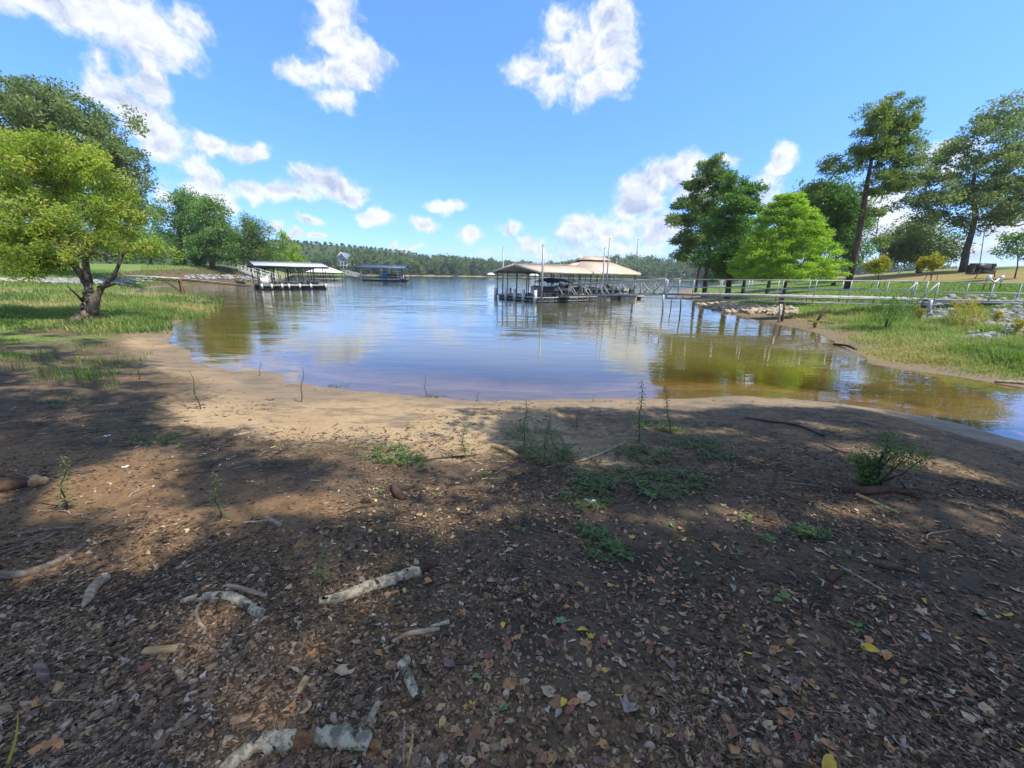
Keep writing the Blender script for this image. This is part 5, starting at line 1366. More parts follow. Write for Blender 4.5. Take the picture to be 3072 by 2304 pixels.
P = scatter([(1700, 655, 2260, 700, 1.6), (1780, 690, 2260, 770, 1.3), (1850, 740, 2260, 830, 1.2), (1620, 668, 1800, 700, .7)], 60000, rs, lambda p: (sdp(p) > np.where(p[:, 1] < 16, .15, .6) + .8 * rs.rand(len(p))) & (p[:, 0] > 8))
st = np.array(STONES)[:, :2]; st = st[(st[:, 0] > 8) & (st[:, 1] < 40)]; near_ = np.zeros(len(P), bool)
for q_ in range(0, len(P), 4000): near_[q_:q_ + 4000] = (((P[q_:q_ + 4000, None, :2] - st[None]) ** 2).sum(-1).min(1) < .3 ** 2)
P = P[~near_ | (rs.rand(len(P)) < .12)]
th = fbm(P[:, 0] * .5, P[:, 1] * .5, 3); P = P[th + rs.normal(size=len(P)) * .25 > -.2]
e = sdp(P); mb = MB(); blades(mb, P, np.interp(e, [.5, 2, 5, 9], [.09, .2, .32, .3]) * (1 + 1.1 * fbm(P[:, 0], P[:, 1], 3)), .018, rs, 1.1, np.clip(np.interp(e, [.5, 3, 8], [.8, .5, .65]) + .8 * fbm(P[:, 0] * .4, P[:, 1] * .4 + 7, 3), .1, 1)); mb.build('bank_grass', LM['grass'], kind='stuff', label='tangled green and yellow weeds on the right bank')
P = scatter([(1500, 596, 2260, 652)], 34000, rs, lambda p: (sdp(p) > 2) & (p[:, 1] < 60)); mb = MB(); blades(mb, P, .12, .03, rs, .6, .45); mb.build('lawn_grass', LM['grass'], kind='stuff', label='mown lawn grass behind the walkway')

# ------------------------------------------------------------------ litter, gravel and chips of the foreground
rs = RS(500)
FR = [(-260, 880, 2480, 1080), (-200, 1040, 2420, 1330), (-160, 1250, 2380, 1760)]
def align(p):
    e = .04; zx = (ground_z(p[:, 0] + e, p[:, 1]) - ground_z(p[:, 0] - e, p[:, 1])) / (2 * e); zy = (ground_z(p[:, 0], p[:, 1] + e) - ground_z(p[:, 0], p[:, 1] - e)) / (2 * e)
    return unit(np.stack([-zx, -zy, np.ones(len(p))], 1))
# icosphere without subdivision, for pebbles
ph = (1 + 5 ** .5) / 2
ICV = unit(np.array([(-1, ph, 0), (1, ph, 0), (-1, -ph, 0), (1, -ph, 0), (0, -1, ph), (0, 1, ph), (0, -1, -ph), (0, 1, -ph), (ph, 0, -1), (ph, 0, 1), (-ph, 0, -1), (-ph, 0, 1)], float))
ICF = np.array([(0, 11, 5), (0, 5, 1), (0, 1, 7), (0, 7, 10), (0, 10, 11), (1, 5, 9), (5, 11, 4), (11, 10, 2), (10, 7, 6), (7, 1, 8), (3, 9, 4), (3, 4, 2), (3, 2, 6), (3, 6, 8), (3, 8, 9), (4, 9, 5), (2, 4, 11), (6, 2, 10), (8, 6, 7), (9, 8, 1)])
def pebbles(mb, P, size, rs, tint):
    n = len(P); sc = size[:, None] * rs.uniform(.55, 1, (n, 3)) * [1, 1, .55]; a = rs.rand(n) * 6.28
    V = ICV[None] * (1 + rs.uniform(-.16, .16, (n, 12, 1))) * sc[:, None]
    x = V[..., 0] * np.cos(a)[:, None] - V[..., 1] * np.sin(a)[:, None]; y = V[..., 0] * np.sin(a)[:, None] + V[..., 1] * np.cos(a)[:, None]
    V = np.stack([x, y, V[..., 2]], -1) + P[:, None] + np.array([0, 0, 1]) * (sc[:, 2] * .35)[:, None, None]
    mb.add(V.reshape(-1, 3), None, (np.arange(n)[:, None, None] * 12 + ICF[None]).reshape(-1, 3), np.repeat(tint, 12))
def pebble_mat():
    g = G('river_pebble')
    c = g.ramp(g.attr('tint'), [(0, (.08, .05, .035)), (.25, (.17, .095, .05)), (.5, (.27, .155, .075)), (.7, (.38, .22, .09)), (.85, (.32, .24, .16)), (1, (.45, .34, .22))])
    c = g.mix(g.mr(g.noise(60, 4, .6), .4, .7), c, (.12, .08, .05))
    return g.end(g.bsdf(c, .7, g.bump(g.noise(220, 3, .6), .3, .003), .35))
PM = pebble_mat()
def gdens(p):
    return np.clip(1.35 - .42 * (p[:, 0] + 2.2) * .55 - .42 * (p[:, 1] - 1.0), 0.02, 1)
P = scatter([(-160, 1180, 1100, 1760), (-160, 1330, 700, 1760, 1.6), (600, 1380, 1700, 1760, .9)], 46000, rs, lambda p: (sdp(p) > 3.2))
nn = fbm(P[:, 0] * 1.6, P[:, 1] * 1.6, 3); P = P[rs.rand(len(P)) < gdens(P) * (1 + 1.6 * nn) * .9]
P = P[:20000]; sz = .0045 + .011 * rs.rand(len(P)) ** 2.2
mb = MB(); pebbles(mb, P, sz, rs, np.clip(rs.normal(.5, .22, len(P)), 0, 1)); mb.build('gravel', PM, kind='stuff', label='loose brown and orange gravel in the lower left foreground', smooth=False) if False else None
o = link('gravel', mb.mesh('gravel', PM, True), kind='stuff', label='loose brown and orange gravel in the lower left foreground')
# larger pebbles one by one
pm = []
for i in range(8):
    mb = MB(); import bmesh
    bm = bmesh.new(); bmesh.ops.create_icosphere(bm, subdivisions=2, radius=1)
    v = np.array([x.co[:] for x in bm.verts]); f = np.array([[q.index for q in p.verts] for p in bm.faces]); bm.free()
    d_ = unit(rs.normal(size=(5, 3)))
    for k in range(5): pr = v @ d_[k]; v = v - np.maximum(pr - .72, 0)[:, None] * d_[k]
    v = v * [1, rs.uniform(.6, .9), rs.uniform(.35, .55)]; mb.add(v, None, f, (.12, .3, .45, .6, .72, .85, .95, .55)[i]); pm.append(mb.mesh('pebble', PM, True))
P = scatter([(-60, 1180, 900, 1700), (-60, 1340, 700, 1660, 2), (700, 1350, 1700, 1660, .8)], 900, rs, lambda p: sdp(p) > 3.2)
P = P[rs.rand(len(P)) < gdens(P) + .1][:170]
for p in P:
    i = rs.randint(8); dk = i in (0, 1, 2)
    o = link('pebble', pm[i], None, label='dark rounded pebble lying proud of the foreground gravel' if dk else 'pale or orange rounded pebble lying proud of the foreground gravel', category='pebble', group='dark pebbles in the gravel' if dk else 'pale pebbles in the gravel')
    s = rs.uniform(.012, .028); o.location = p + [0, 0, s * .2]; o.scale = (s, s, s); o.rotation_euler = (rs.uniform(-.2, .2), rs.uniform(-.2, .2), rs.uniform(0, 6.28))

# chips of bark, twig bits and crumbled leaves
def chip_mat():
    g = G('ground_litter')
    c = g.ramp(g.attr('tint'), [(0, (.028, .02, .014)), (.3, (.07, .045, .028)), (.55, (.14, .09, .05)), (.75, (.24, .16, .095)), (.9, (.36, .27, .18)), (1, (.46, .38, .29))])
    return g.end(g.bsdf(c, .85, None, .2))
CM = chip_mat()
P = scatter([b + (w,) for b, w in zip(FR, (1.2, 1.5, 1.0))], 230000, rs, lambda p: sdp(p) > 2.2)
nn = fbm(P[:, 0] * 1.1, P[:, 1] * 1.1, 4); e = sdp(P); P = P[rs.rand(len(P)) < np.clip(.45 + 1.2 * nn, .1, 1) * np.interp(e, [2.4, 3.6], [.15, 1])]
n = len(P); a = rs.rand(n) * 6.28; N_ = align(P); L = .006 + .022 * rs.rand(n) ** 2.5; W = L * rs.uniform(.12, .6, n)
d = unit(np.cross(N_, np.stack([np.cos(a), np.sin(a), 0 * a], 1)) + N_ * rs.normal(size=(n, 1)) * .25); s = np.cross(N_, d)
c = P + N_ * .004; L = L[:, None]; W = W[:, None]
V = np.stack([c - d * L - s * W * .6, c - d * L * .2 - s * W + N_ * W * .5, c + d * L, c + d * L * .1 + s * W + N_ * W * .4], 1).reshape(-1, 3)
mb = MB(); mb.add(V, np.arange(n * 4).reshape(-1, 4), None, np.repeat(np.clip(rs.normal(.46, .25, n), 0, 1), 4))
o = link('litter', mb.mesh('litter', CM), kind='stuff', label='crumbled bark and leaf bits scattered over the dark soil')
# debris specks on the sand too
P = scatter([(-100, 830, 2300, 1000)], 9000, rs, lambda p: (sdp(p) > .05) & (sdp(p) < 3.6) & (p[:, 1] < 14))
P = P[fbm(P[:, 0] * .9, P[:, 1] * 1.3, 4) + rs.normal(size=len(P)) * .1 > .06]
n = len(P); a = rs.normal(0, 1.0, n); L = .005 + .035 * rs.rand(n)[:, None] ** 3; d = np.stack([np.cos(a), np.sin(a), 0 * a], 1); s = np.stack([-np.sin(a), np.cos(a), 0 * a], 1); c = P + [0, 0, .004]
W = L * rs.uniform(.05, .4, (n, 1)) + .0015
V = np.stack([c - d * L - s * W, c + d * L - s * W, c + d * L + s * W + [0, 0, .004], c - d * L + s * W + [0, 0, .004]], 1).reshape(-1, 3)
mb = MB(); mb.add(V, np.arange(n * 4).reshape(-1, 4), None, np.repeat(rs.rand(n) * .5, 4)); link('beach_debris', mb.mesh('beach_debris', CM), kind='stuff', label='fine dark drift debris on the pale sand')

# ------------------------------------------------------------------ fallen leaves, one object each
def leaf_shape(kind, rs):
    if kind == 0:   # pointed oval
        r = [(0, -.5), (.2, -.3), (.3, 0), (.2, .28), (0, .55), (-.2, .28), (-.3, 0), (-.2, -.3)]
    elif kind == 1: # five-lobed star
        r = []
        for i in range(5):
            a = -pi / 2 + (i + .5) * 2 * pi / 5.0 + .0; r += [(.30 * cos(a - .62), .30 * sin(a - .62)), (.43 * cos(a - .22), .43 * sin(a - .22)), (.52 * cos(a), .52 * sin(a)), (.42 * cos(a + .22), .42 * sin(a + .22))]
    elif kind == 2: # broken half
        r = [(-.3, -.4), (.1, -.35), (.38, -.1), (.3, .25), (.05, .2), (-.1, .42), (-.35, .1)]
    else:           # long narrow
        r = [(0, -.55), (.11, -.2), (.13, .1), (.05, .45), (0, .6), (-.09, .3), (-.12, -.1)]
    r = np.array(r); n = len(r); cu = rs.uniform(.4, 1.8); cv = rs.uniform(-.6, .9)
    z = cu * r[:, 0] ** 2 + cv * r[:, 1] ** 2 + rs.normal(size=n) * .03
    v = np.concatenate([np.column_stack([r, z]), [[0, 0, 0]]]); v[:, 2] -= v[:, 2].min() - .01
    # stalk
    return v, [(i, (i + 1) % n, n) for i in range(n)]
cols = {'brown': ((.26, .125, .06), (.16, .08, .045)), 'orange': ((.46, .22, .08), (.30, .13, .05)), 'tan': ((.48, .34, .19), (.32, .21, .11)), 'purple': ((.24, .13, .11), (.14, .08, .07)), 'yellow': ((.58, .40, .04), (.42, .26, .04)), 'red': ((.26, .085, .06), (.18, .065, .05)), 'grey': ((.32, .26, .20), (.20, .155, .12)), 'green': ((.15, .26, .10), (.10, .18, .06))}
LFM = {}
for k, (a_, b_) in cols.items():
    g = G(k + '_fallen_leaf'); c = g.mix(g.mr(g.noise(30, 3, .6), .35, .65), a_, b_)
    ve = g.math('ABSOLUTE', g.math('SINE', g.math('MULTIPLY', g.noise(14, 1), 40)))
    c = g.mix(g.math('MULTIPLY', g.math('SUBTRACT', 1., ve), .25), c, tuple(x * .55 for x in a_))
    LFM[k] = g.end(g.bsdf(c, .65, g.bump(g.noise(120, 2), .4, .003), .3))
LMES = {}
for k in cols:
    for j in range(6):
        v, t = leaf_shape((0, 1, 2, 0, 2, 3)[j], rs); mb = MB(); mb.add(v, None, t)
        mb.tube([(0, -.45, .02), (.03, -.75, .03)], .012, 4, cap=False); LMES[k, j] = mb.mesh('fallen_leaf', LFM[k])
P = scatter([(0, 1000, 1000, 1240, .25), (900, 1040, 2212, 1180, 1.1), (1000, 1180, 2212, 1659, 1.0), (500, 1240, 1000, 1659, .35), (0, 1240, 500, 1659, .2)], 1700, rs, lambda p: sdp(p) > 2.8)
nn = fbm(P[:, 0] * 1.2 + 9, P[:, 1] * 1.2, 3); P = P[nn + rs.rand(len(P)) * .9 > .22][:420]
fixed = [(1430, 1306, 'tan', .055, 0), (1878, 1403, 'yellow', .075, 0), (1877, 1400, 'tan', .04, 0), (2112, 1330, 'green', .075, 0), (1785, 1650, 'yellow', .07, 0), (1520, 1108, 'yellow', .05, 0), (1185, 1500, 'tan', .075, 2), (1260, 1510, 'tan', .07, 2), (1092, 1388, 'red', .06, 2), (1305, 1385, 'red', .06, 4), (1200, 1520, 'brown', .08, 4), (1355, 1530, 'grey', .08, 1), (1100, 1480, 'orange', .07, 2), (970, 1440, 'purple', .07, 4), (745, 1455, 'tan', .1, 2), (105, 1620, 'orange', .10, 0), (660, 1530, 'tan', .08, 0), (1265, 1390, 'orange', .06, 1), (1940, 1275, 'yellow', .04, 0), (1690, 1360, 'brown', .06, 2), (1490, 1590, 'orange', .05, 2), (1700, 1545, 'orange', .07, 2), (1680, 1505, 'brown', .08, 4), (1650, 1470, 'brown', .07, 0), (1460, 1230, 'orange', .05, 0), (1620, 1235, 'brown', .05, 2), (1310, 1210, 'tan', .05, 0), (1185, 1190, 'brown', .06, 4), (1800, 1230, 'orange', .05, 2), (1990, 1300, 'yellow', .05, 3), (905, 1215, 'yellow', .03, 0)]
items = []
for x, y, c, s, j in fixed: items.append((hd(x, y), c, s * 1.05, j))
for p in P:
    c = rs.choice(['brown', 'orange', 'tan', 'purple', 'yellow', 'red', 'grey', 'green'], p=[.34, .24, .18, .05, .035, .07, .07, .015]); items.append((p, c, rs.uniform(.03, .066), rs.randint(6)))
LN = {'brown': 'curled brown fallen leaf lying on the dark soil', 'orange': 'dull orange fallen leaf lying on the dark soil', 'tan': 'pale tan fallen leaf lying on the dark soil', 'purple': 'purplish dried leaf lying among the debris', 'yellow': 'bright yellow fallen leaf lying on the dark soil', 'red': 'dark red fallen leaf lying among the debris', 'grey': 'withered grey leaf lying among the debris', 'green': 'fresh green fallen leaf lying on the dark soil'}
mat_xyz = align(np.array([i[0] for i in items]))
items2 = list(zip(items, mat_xyz))
def eul(nrm, a, rs):
    import mathutils
    q = mathutils.Vector((0, 0, 1)).rotation_difference(mathutils.Vector(nrm)); e = (q @ mathutils.Quaternion((0, 0, 1), a)).to_euler(); return e
order = sorted(items2, key=lambda it: -it[0][2] / np.linalg.norm(it[0][0] - [0, 0, EYE]))
small = []
for k, ((p, c, s, j), nr) in enumerate(order):
    if k < 290:
        nr = unit(nr + rs.normal(size=3) * .16)
        o = link('fallen_leaf', LMES[c, j], None, label=LN[c], category='leaf', group=c + ' fallen leaves on the beach'); o.location = p + nr * .004
        o.scale = (s, s, s * rs.uniform(.5, 1.3)); o.rotation_euler = eul(nr, rs.uniform(0, 6.28), rs)
    else: small.append((p, s))
P = scatter([(-200, 1020, 2400, 1200, .8), (800, 1100, 2400, 1700)], 3000, rs, lambda p: sdp(p) > 3.0)
P = P[fbm(P[:, 0] * 1.3 + 5, P[:, 1] * 1.3, 3) + rs.rand(len(P)) * .8 > .25]
def small_leaf_mat():
    g = G('small_leaf_litter'); c = g.ramp(g.attr('tint'), [(0, (.10, .055, .035)), (.3, (.20, .10, .055)), (.5, (.17, .10, .07)), (.7, (.33, .17, .07)), (.88, (.36, .26, .15)), (1, (.48, .33, .08))]); return g.end(g.bsdf(c, .75, None, .25))
mb = MB(); n = len(P); a = rs.rand(n) * 6.28; N_ = unit(align(P) + rs.normal(size=(n, 3)) * .2); s_ = rs.uniform(.008, .026, n)
d = unit(np.cross(N_, np.stack([np.cos(a), np.sin(a), 0 * a], 1))); t2_ = np.cross(N_, d)
v, t = leaf_shape(0, rs); V = P[:, None] + (v[None, :, 0, None] * d[:, None] + v[None, :, 1, None] * t2_[:, None] + v[None, :, 2, None] * N_[:, None] * 1.0) * s_[:, None, None] * 2 + [0, 0, .003]
mb.add(V.reshape(-1, 3), None, (np.arange(n)[:, None, None] * len(v) + np.array(t)[None]).reshape(-1, 3), np.repeat(rs.rand(n), len(v)))
link('leaf_litter', mb.mesh('leaf_litter', small_leaf_mat()), kind='stuff', label='small broken leaves strewn over the dark soil')

# ------------------------------------------------------------------ logs, sticks and chips with a place of their own
def bark_white(name='lichen_covered_bark', base=(.56, .45, .29), dk=(.06, .05, .04), thr=.56, gap=.62):
    g = G(name); P_ = g.tc.outputs['Object']
    f = g.noise(26, 6, .7, vec=P_); p_ = g.noise(9, 4, .6, vec=P_)
    c = g.mix(g.mr(f, .44, .56), base, tuple(x * .45 for x in base)); c = g.mix(g.mr(p_, thr, gap), c, dk)
    c = g.mix(g.math('MULTIPLY', g.mr(g.noise(16, 3, .5, vec=P_), .55, .68), .6), c, (.27, .26, .15))
    return g.end(g.bsdf(c, .9, g.bump(g.math('ADD', f, g.math('MULTIPLY', p_, .8)), .9, .012), .15))
WB = bark_white(); GB = bark_white('grey_lichen_bark', (.44, .38, .26), (.07, .05, .035), .57, .62)
def wood_mat(name, a, b):
    g = G(name); P_ = g.tc.outputs['Object']; f = g.noise(22, 5, .65, vec=P_, stretch=(.25, 1.5, 1.5)); return g.end(g.bsdf(g.mix(g.mr(f, .35, .65), a, b), .85, g.bump(f, .7, .006), .2))
WD = wood_mat('bare_split_wood', (.50, .34, .16), (.26, .15, .065)); DW = wood_mat('dark_rotten_wood', (.10, .055, .035), (.045, .028, .02)); OW = wood_mat('orange_rotten_wood', (.30, .15, .06), (.12, .055, .025))
SW = wood_mat('sun_bleached_wood', (.42, .32, .21), (.20, .145, .09))
GW = wood_mat('grey_brown_wood', (.21, .165, .12), (.085, .066, .048))
def curve_pts(pts, n):
    P_ = np.array(pts, float); k = np.linspace(0, len(P_) - 1, n); i = np.clip(k.astype(int), 0, len(P_) - 2); f = (k - i)[:, None]
    p0 = P_[np.clip(i - 1, 0, None)]; p1 = P_[i]; p2 = P_[i + 1]; p3 = P_[np.clip(i + 2, None, len(P_) - 1)]
    return .5 * ((2 * p1) + (-p0 + p2) * f + (2 * p0 - 5 * p1 + 4 * p2 - p3) * f * f + (-p0 + 3 * p1 - 3 * p2 + p3) * f ** 3)
def log_obj(mb, pix, radpx, base, n=22, sides=12, wob=.07, lift=1.0):
    """a stick lying on the ground through the notes' pixels; half widths in the same pixels"""
    P_ = []; R_ = []
    for (x, y), r in zip(pix, radpx):
        p = hd(x, y); dep = project(p)[2][0]; r_ = r * K / FPX * dep; P_.append(p + [0, 0, r_ * .55 * lift]); R_.append(r_)
    C_ = curve_pts(P_, n); R2 = np.interp(np.linspace(0, 1, n), np.linspace(0, 1, len(R_)), R_)
    mb.tube(C_ - base, R2, sides, wob=wob)
    return C_, R2
def named_log(name, label, cat, pix, rad, mat, n=22, wob=.07, sides=12):
    b = hd(*pix[0]); o = thing(name, label, cat, b); mb = MB(); C_, R_ = log_obj(mb, pix, rad, b, n, sides, wob); mb.build('wood', mat, o, True); return o, b, C_, R_
o, b, C_, R_ = named_log('log', 'thick pale lichen-covered log pointing to a dark broken end', 'log', [(690, 1303), (735, 1296), (790, 1276), (850, 1257), (905, 1236)], [8, 11, 13, 13, 12], WB, 30, .16)
mb = MB(); log_obj(mb, [(900, 1238), (925, 1226), (946, 1219)], [12, 11, 5], b, 8, 9, .15); mb.build('broken_end', DW, o, True)
for k in range(9):
    i = rs.randint(3, 27); mb = MB(); c = C_[i] - b; mb.box(c + [0, -R_[i] * .3, R_[i] * .93], (.035, .02, .006), rs.uniform(0, 3)); mb.build('bark_flake', WB, o)
o, b, C_, R_ = named_log('branch', 'pale branch bent like a hook lying left of the thick log', 'branch', [(392, 1302), (420, 1296), (455, 1291), (495, 1292), (525, 1305), (548, 1322), (566, 1330)], [6, 7.5, 8.5, 9, 10, 10, 9.5], GB, 30, .09)
mb = MB(); mb.box(C_[7] - b + [0, 0, R_[7] * .6], (.02, .03, .02), .4); mb.build('knot', DW, o)
named_log('twig', 'thin curved peeled twig hanging below the hooked branch', 'twig', [(431, 1308), (424, 1325), (432, 1348), (443, 1362), (440, 1372)], [3, 3.5, 3.5, 4, 3.5], SW, 16)
o, b, C_, R_ = named_log('stick', 'short birch-white stick with black scars pointing towards the viewer', 'stick', [(866, 1436), (878, 1460), (890, 1485), (902, 1508)], [9, 10, 10, 10], WB, 16, .09)
mb = MB(); mb.tube([C_[-1] - b + [0, 0, 0], C_[-1] - b + [0.003, -.012, -.004]], R_[-1] * .8, 10); mb.build('dark_end', DW, o, True)
o, b, C_, R_ = named_log('rotten_log', 'large crumbling white log at the bottom edge with orange rot and grey lichen', 'log', [(480, 1672), (520, 1640), (560, 1612), (600, 1608), (640, 1602)], [14, 15, 17, 19, 19], WB, 24, .2)
mb = MB(); log_obj(mb, [(632, 1604), (660, 1606), (690, 1600)], [18, 16, 14], b, 10, 10, .3); mb.build('rotten_core', OW, o, True)
mb = MB(); log_obj(mb, [(682, 1600), (720, 1598), (760, 1604), (800, 1612)], [17, 19, 20, 15], b, 16, 12, .24); mb.build('lichen_piece', GB, o, True)
mb = MB(); log_obj(mb, [(795, 1606), (815, 1622), (790, 1642)], [11, 9, 5], b, 8, 9, .4); mb.build('broken_end', OW, o, True)
mb = MB(); log_obj(mb, [(540, 1622), (548, 1604), (556, 1594)], [12, 12, 9], b, 6, 9, .12, 1.8); mb.build('branch_stub', WB, o, True)
named_log('split_wood', 'pale split piece of wood lying level left of the gravel centre', 'wood chip', [(312, 1411), (345, 1408), (384, 1404)], [8, 9, 8], WD, 8, .05, 6)
named_log('driftwood', 'bone-coloured forked driftwood standing on the gravel at left', 'driftwood', [(238, 1250), (222, 1258), (204, 1275), (190, 1300), (180, 1312)], [7, 11, 10, 8, 3], SW, 16, .12)
named_log('split_wood', 'small orange sliver of wood below the hooked branch', 'wood chip', [(662, 1468), (652, 1485), (644, 1502)], [8, 8, 5], WD, 8, .08, 6)
named_log('bark_piece', 'purplish weathered block of bark among gravel at far left', 'bark piece', [(85, 1440), (95, 1458), (100, 1476)], [9, 10, 6], wood_mat('purplish_old_wood', (.24, .17, .13), (.08, .055, .04)), 10, .3, 7)
named_log('stick', 'brown ragged stick above the hooked branch', 'stick', [(492, 1268), (530, 1277), (576, 1290)], [5, 6, 4], SW, 12, .15, 7)
named_log('stick', 'flat forked brown stick right of centre below the thick log', 'stick', [(846, 1388), (880, 1372), (920, 1366), (950, 1360)], [3, 5, 6, 4], SW, 12, .15, 7)
named_log('stick', 'short pale stub with a knob beside the flat forked stick', 'stick', [(930, 1356), (948, 1351), (970, 1345)], [4, 4, 5], GB, 10, .1, 8)
named_log('stick', 'grey ragged stick above the crumbling white log', 'stick', [(818, 1520), (808, 1540), (796, 1564)], [6, 8, 5], SW, 10, .12, 7)
named_log('stick', 'straight thin stick standing by the lower picture edge', 'stick', [(874, 1560), (872, 1600), (872, 1650)], [3, 3, 3], SW, 8, .05, 6)
named_log('stick', 'leaning brown stick beside the straight thin stick', 'stick', [(892, 1590), (888, 1620), (880, 1660)], [3.5, 4, 4], WD, 8, .08, 6)
named_log('stick', 'pale crossing sticks in the middle distance above the hooked branch', 'stick', [(575, 1120), (590, 1128), (607, 1138)], [5, 5, 5], SW, 8, .08, 7)
named_log('stick', 'thin pale stick crossing the short pale sticks', 'stick', [(525, 1130), (560, 1128), (590, 1124)], [2, 3, 2.5], SW, 8, .08, 6)
o, b, C_, R_ = named_log('log', 'dark half-buried log with a pale sawn face at the left edge', 'log', [(-30, 1060), (10, 1058), (45, 1052), (70, 1048)], [17, 17, 15, 14], DW, 16, .1)
mb = MB(); log_obj(mb, [(66, 1048), (82, 1047), (100, 1046)], [14, 13, 9], b, 6, 9, .2); mb.build('pale_end', WD, o, True)
named_log('branch', 'long dark branch with a raised pale tip lying across the left gravel', 'branch', [(-20, 1250), (60, 1242), (130, 1215), (160, 1195), (187, 1176)], [11, 9, 7, 6, 3], GW, 24, .1, 9)
named_log('stick', 'long grey stick at the left above the long dark branch', 'stick', [(-20, 1162), (60, 1152), (130, 1142), (170, 1140)], [4, 4, 3, 2], GW, 16, .08, 7)
named_log('stick', 'second grey stick slanting below the long grey stick', 'stick', [(20, 1190), (80, 1172), (130, 1150)], [4, 4, 3], GW, 12, .08, 7)
named_log('stick', 'bleached flat stick on the sand left of the weed clump', 'stick', [(505, 942), (525, 939), (543, 934)], [2.5, 3.5, 2], SW, 8, .1, 6)
named_log('log', 'pale log end resting in the wrack line among the weeds', 'log', [(1064, 966), (1090, 974), (1118, 988)], [5, 6, 5], WD, 10, .1, 8)
named_log('branch', 'long pale stick rising from the wrack line between weed clumps', 'branch', [(1240, 1000), (1290, 985), (1350, 958)], [3, 3, 3], SW, 12, .05, 6)
named_log('stick', 'greenish curved stick lying among the weeds right of centre', 'stick', [(1360, 970), (1395, 978), (1420, 992)], [5, 6, 6], wood_mat('mossy_wood', (.15, .12, .05), (.09, .08, .03)), 10, .08, 8)
named_log('branch', 'thin dark forked branch lying on the shaded sand at right', 'branch', [(1610, 903), (1660, 912), (1720, 920), (1780, 943)], [2, 3, 3, 3], M['darktwig'], 18, .08, 6)
named_log('branch', 'pale curved branch on the shaded sand left of the twiggy bush', 'branch', [(1780, 960), (1820, 977), (1870, 980), (1885, 974)], [1.8, 2.5, 2.5, 2], M['twig'], 16, .08, 6)
named_log('log', 'flat decayed log half buried under the twiggy bush', 'log', [(1810, 1058), (1860, 1066), (1930, 1062), (1990, 1078)], [8, 10, 8, 5], DW, 16, .15, 8)
named_log('branch', 'long yellowish stick lying below the twiggy bush', 'branch', [(1850, 1070), (1890, 1088), (1940, 1110)], [4, 4, 3], WD, 12, .06, 6)
named_log('stick', 'dark stick lying on the soil at the right beside brown leaves', 'stick', [(1870, 1218), (1910, 1227), (1965, 1236)], [4, 5, 4], DW, 12, .1, 7)
named_log('stick', 'thin pale stick running diagonally left of the dark stick', 'stick', [(1810, 1222), (1860, 1250), (1910, 1278)], [2, 2.5, 2], SW, 10, .06, 6)
named_log('wood_knot', 'knobbly lump of dark driftwood between leaves at right', 'driftwood', [(1790, 1256), (1805, 1245), (1818, 1238)], [6, 8, 4], DW, 8, .25, 7)
named_log('bark_piece', 'dark curved slab of bark on the soil left of centre', 'bark piece', [(850, 1052), (858, 1070), (872, 1080)], [6, 10, 6], DW, 10, .12, 8)
named_log('branch', 'thin dark branch along the boundary between sand and soil', 'branch', [(880, 1003), (960, 990), (1030, 985)], [2, 2.5, 2], M['darktwig'], 14, .1, 6)
named_log('driftwood', 'wet dark driftwood at the waterline below the right bank', 'driftwood', [(1800, 744), (1830, 748), (1850, 756)], [2, 2.6, 1.8], DW, 10, .1, 7)
named_log('driftwood', 'bleached driftwood on the right bank edge near the picture edge', 'driftwood', [(2150, 826), (2190, 828), (2240, 832)], [3, 3.5, 3], SW, 10, .1, 7)
named_log('driftwood', 'pale plank of driftwood on the right beach by the slanting prop', 'driftwood', [(1745, 694), (1775, 696), (1800, 700)], [2, 3, 2], SW, 8, .1, 7)
# loose twigs, one each
tw = []
for i in range(7):
    mb = MB(); p = [np.array([-.5, 0, .02])]; y = 0
    for j in range(1, 6): y += rs.normal() * .05; p.append(np.array([-.5 + j * .2, y, .02 + .02 * rs.rand()]))
    mb.tube(p, [.016, .016, .014, .012, .01, .005], 5); 
    if i % 2: mb.tube([p[3], p[3] + [.14, .12, .03], p[3] + [.25, .16, .02]], [.01, .008, .004], 4)
    tw.append(mb)
TM = [[m_.mesh('twig', mt) for m_ in tw] for mt in (M['twig'], M['darktwig'], SW)]
P = scatter([(-40, 880, 2250, 1060, 1.6), (-40, 1000, 2250, 1250, 1.2), (0, 1200, 2212, 1659, .5), (-40, 1050, 500, 1250, 1.6)], 330, rs, lambda p: sdp(p) > 1.2)
NN = align(P)
for p, nr in list(zip(P, NN))[:230]:
    k = rs.choice(3, p=[.4, .35, .25]); e = p[1] < 2.4
    o = link('twig', TM[k][rs.randint(7)], None, label=('thin brown twig lying flat on the beach', 'thin blackish twig lying flat on the beach', 'thin bleached twig lying flat on the beach')[k], category='twig', group=('brown twigs on the beach', 'blackish twigs on the beach', 'bleached twigs on the beach')[k])
    L = rs.uniform(.08, .32) * (.6 if e else 1.2); o.location = p + nr * .004; o.scale = (L, L * rs.uniform(.6, 1.2), L * .7); o.rotation_euler = eul(nr, rs.normal(0, .9), rs)
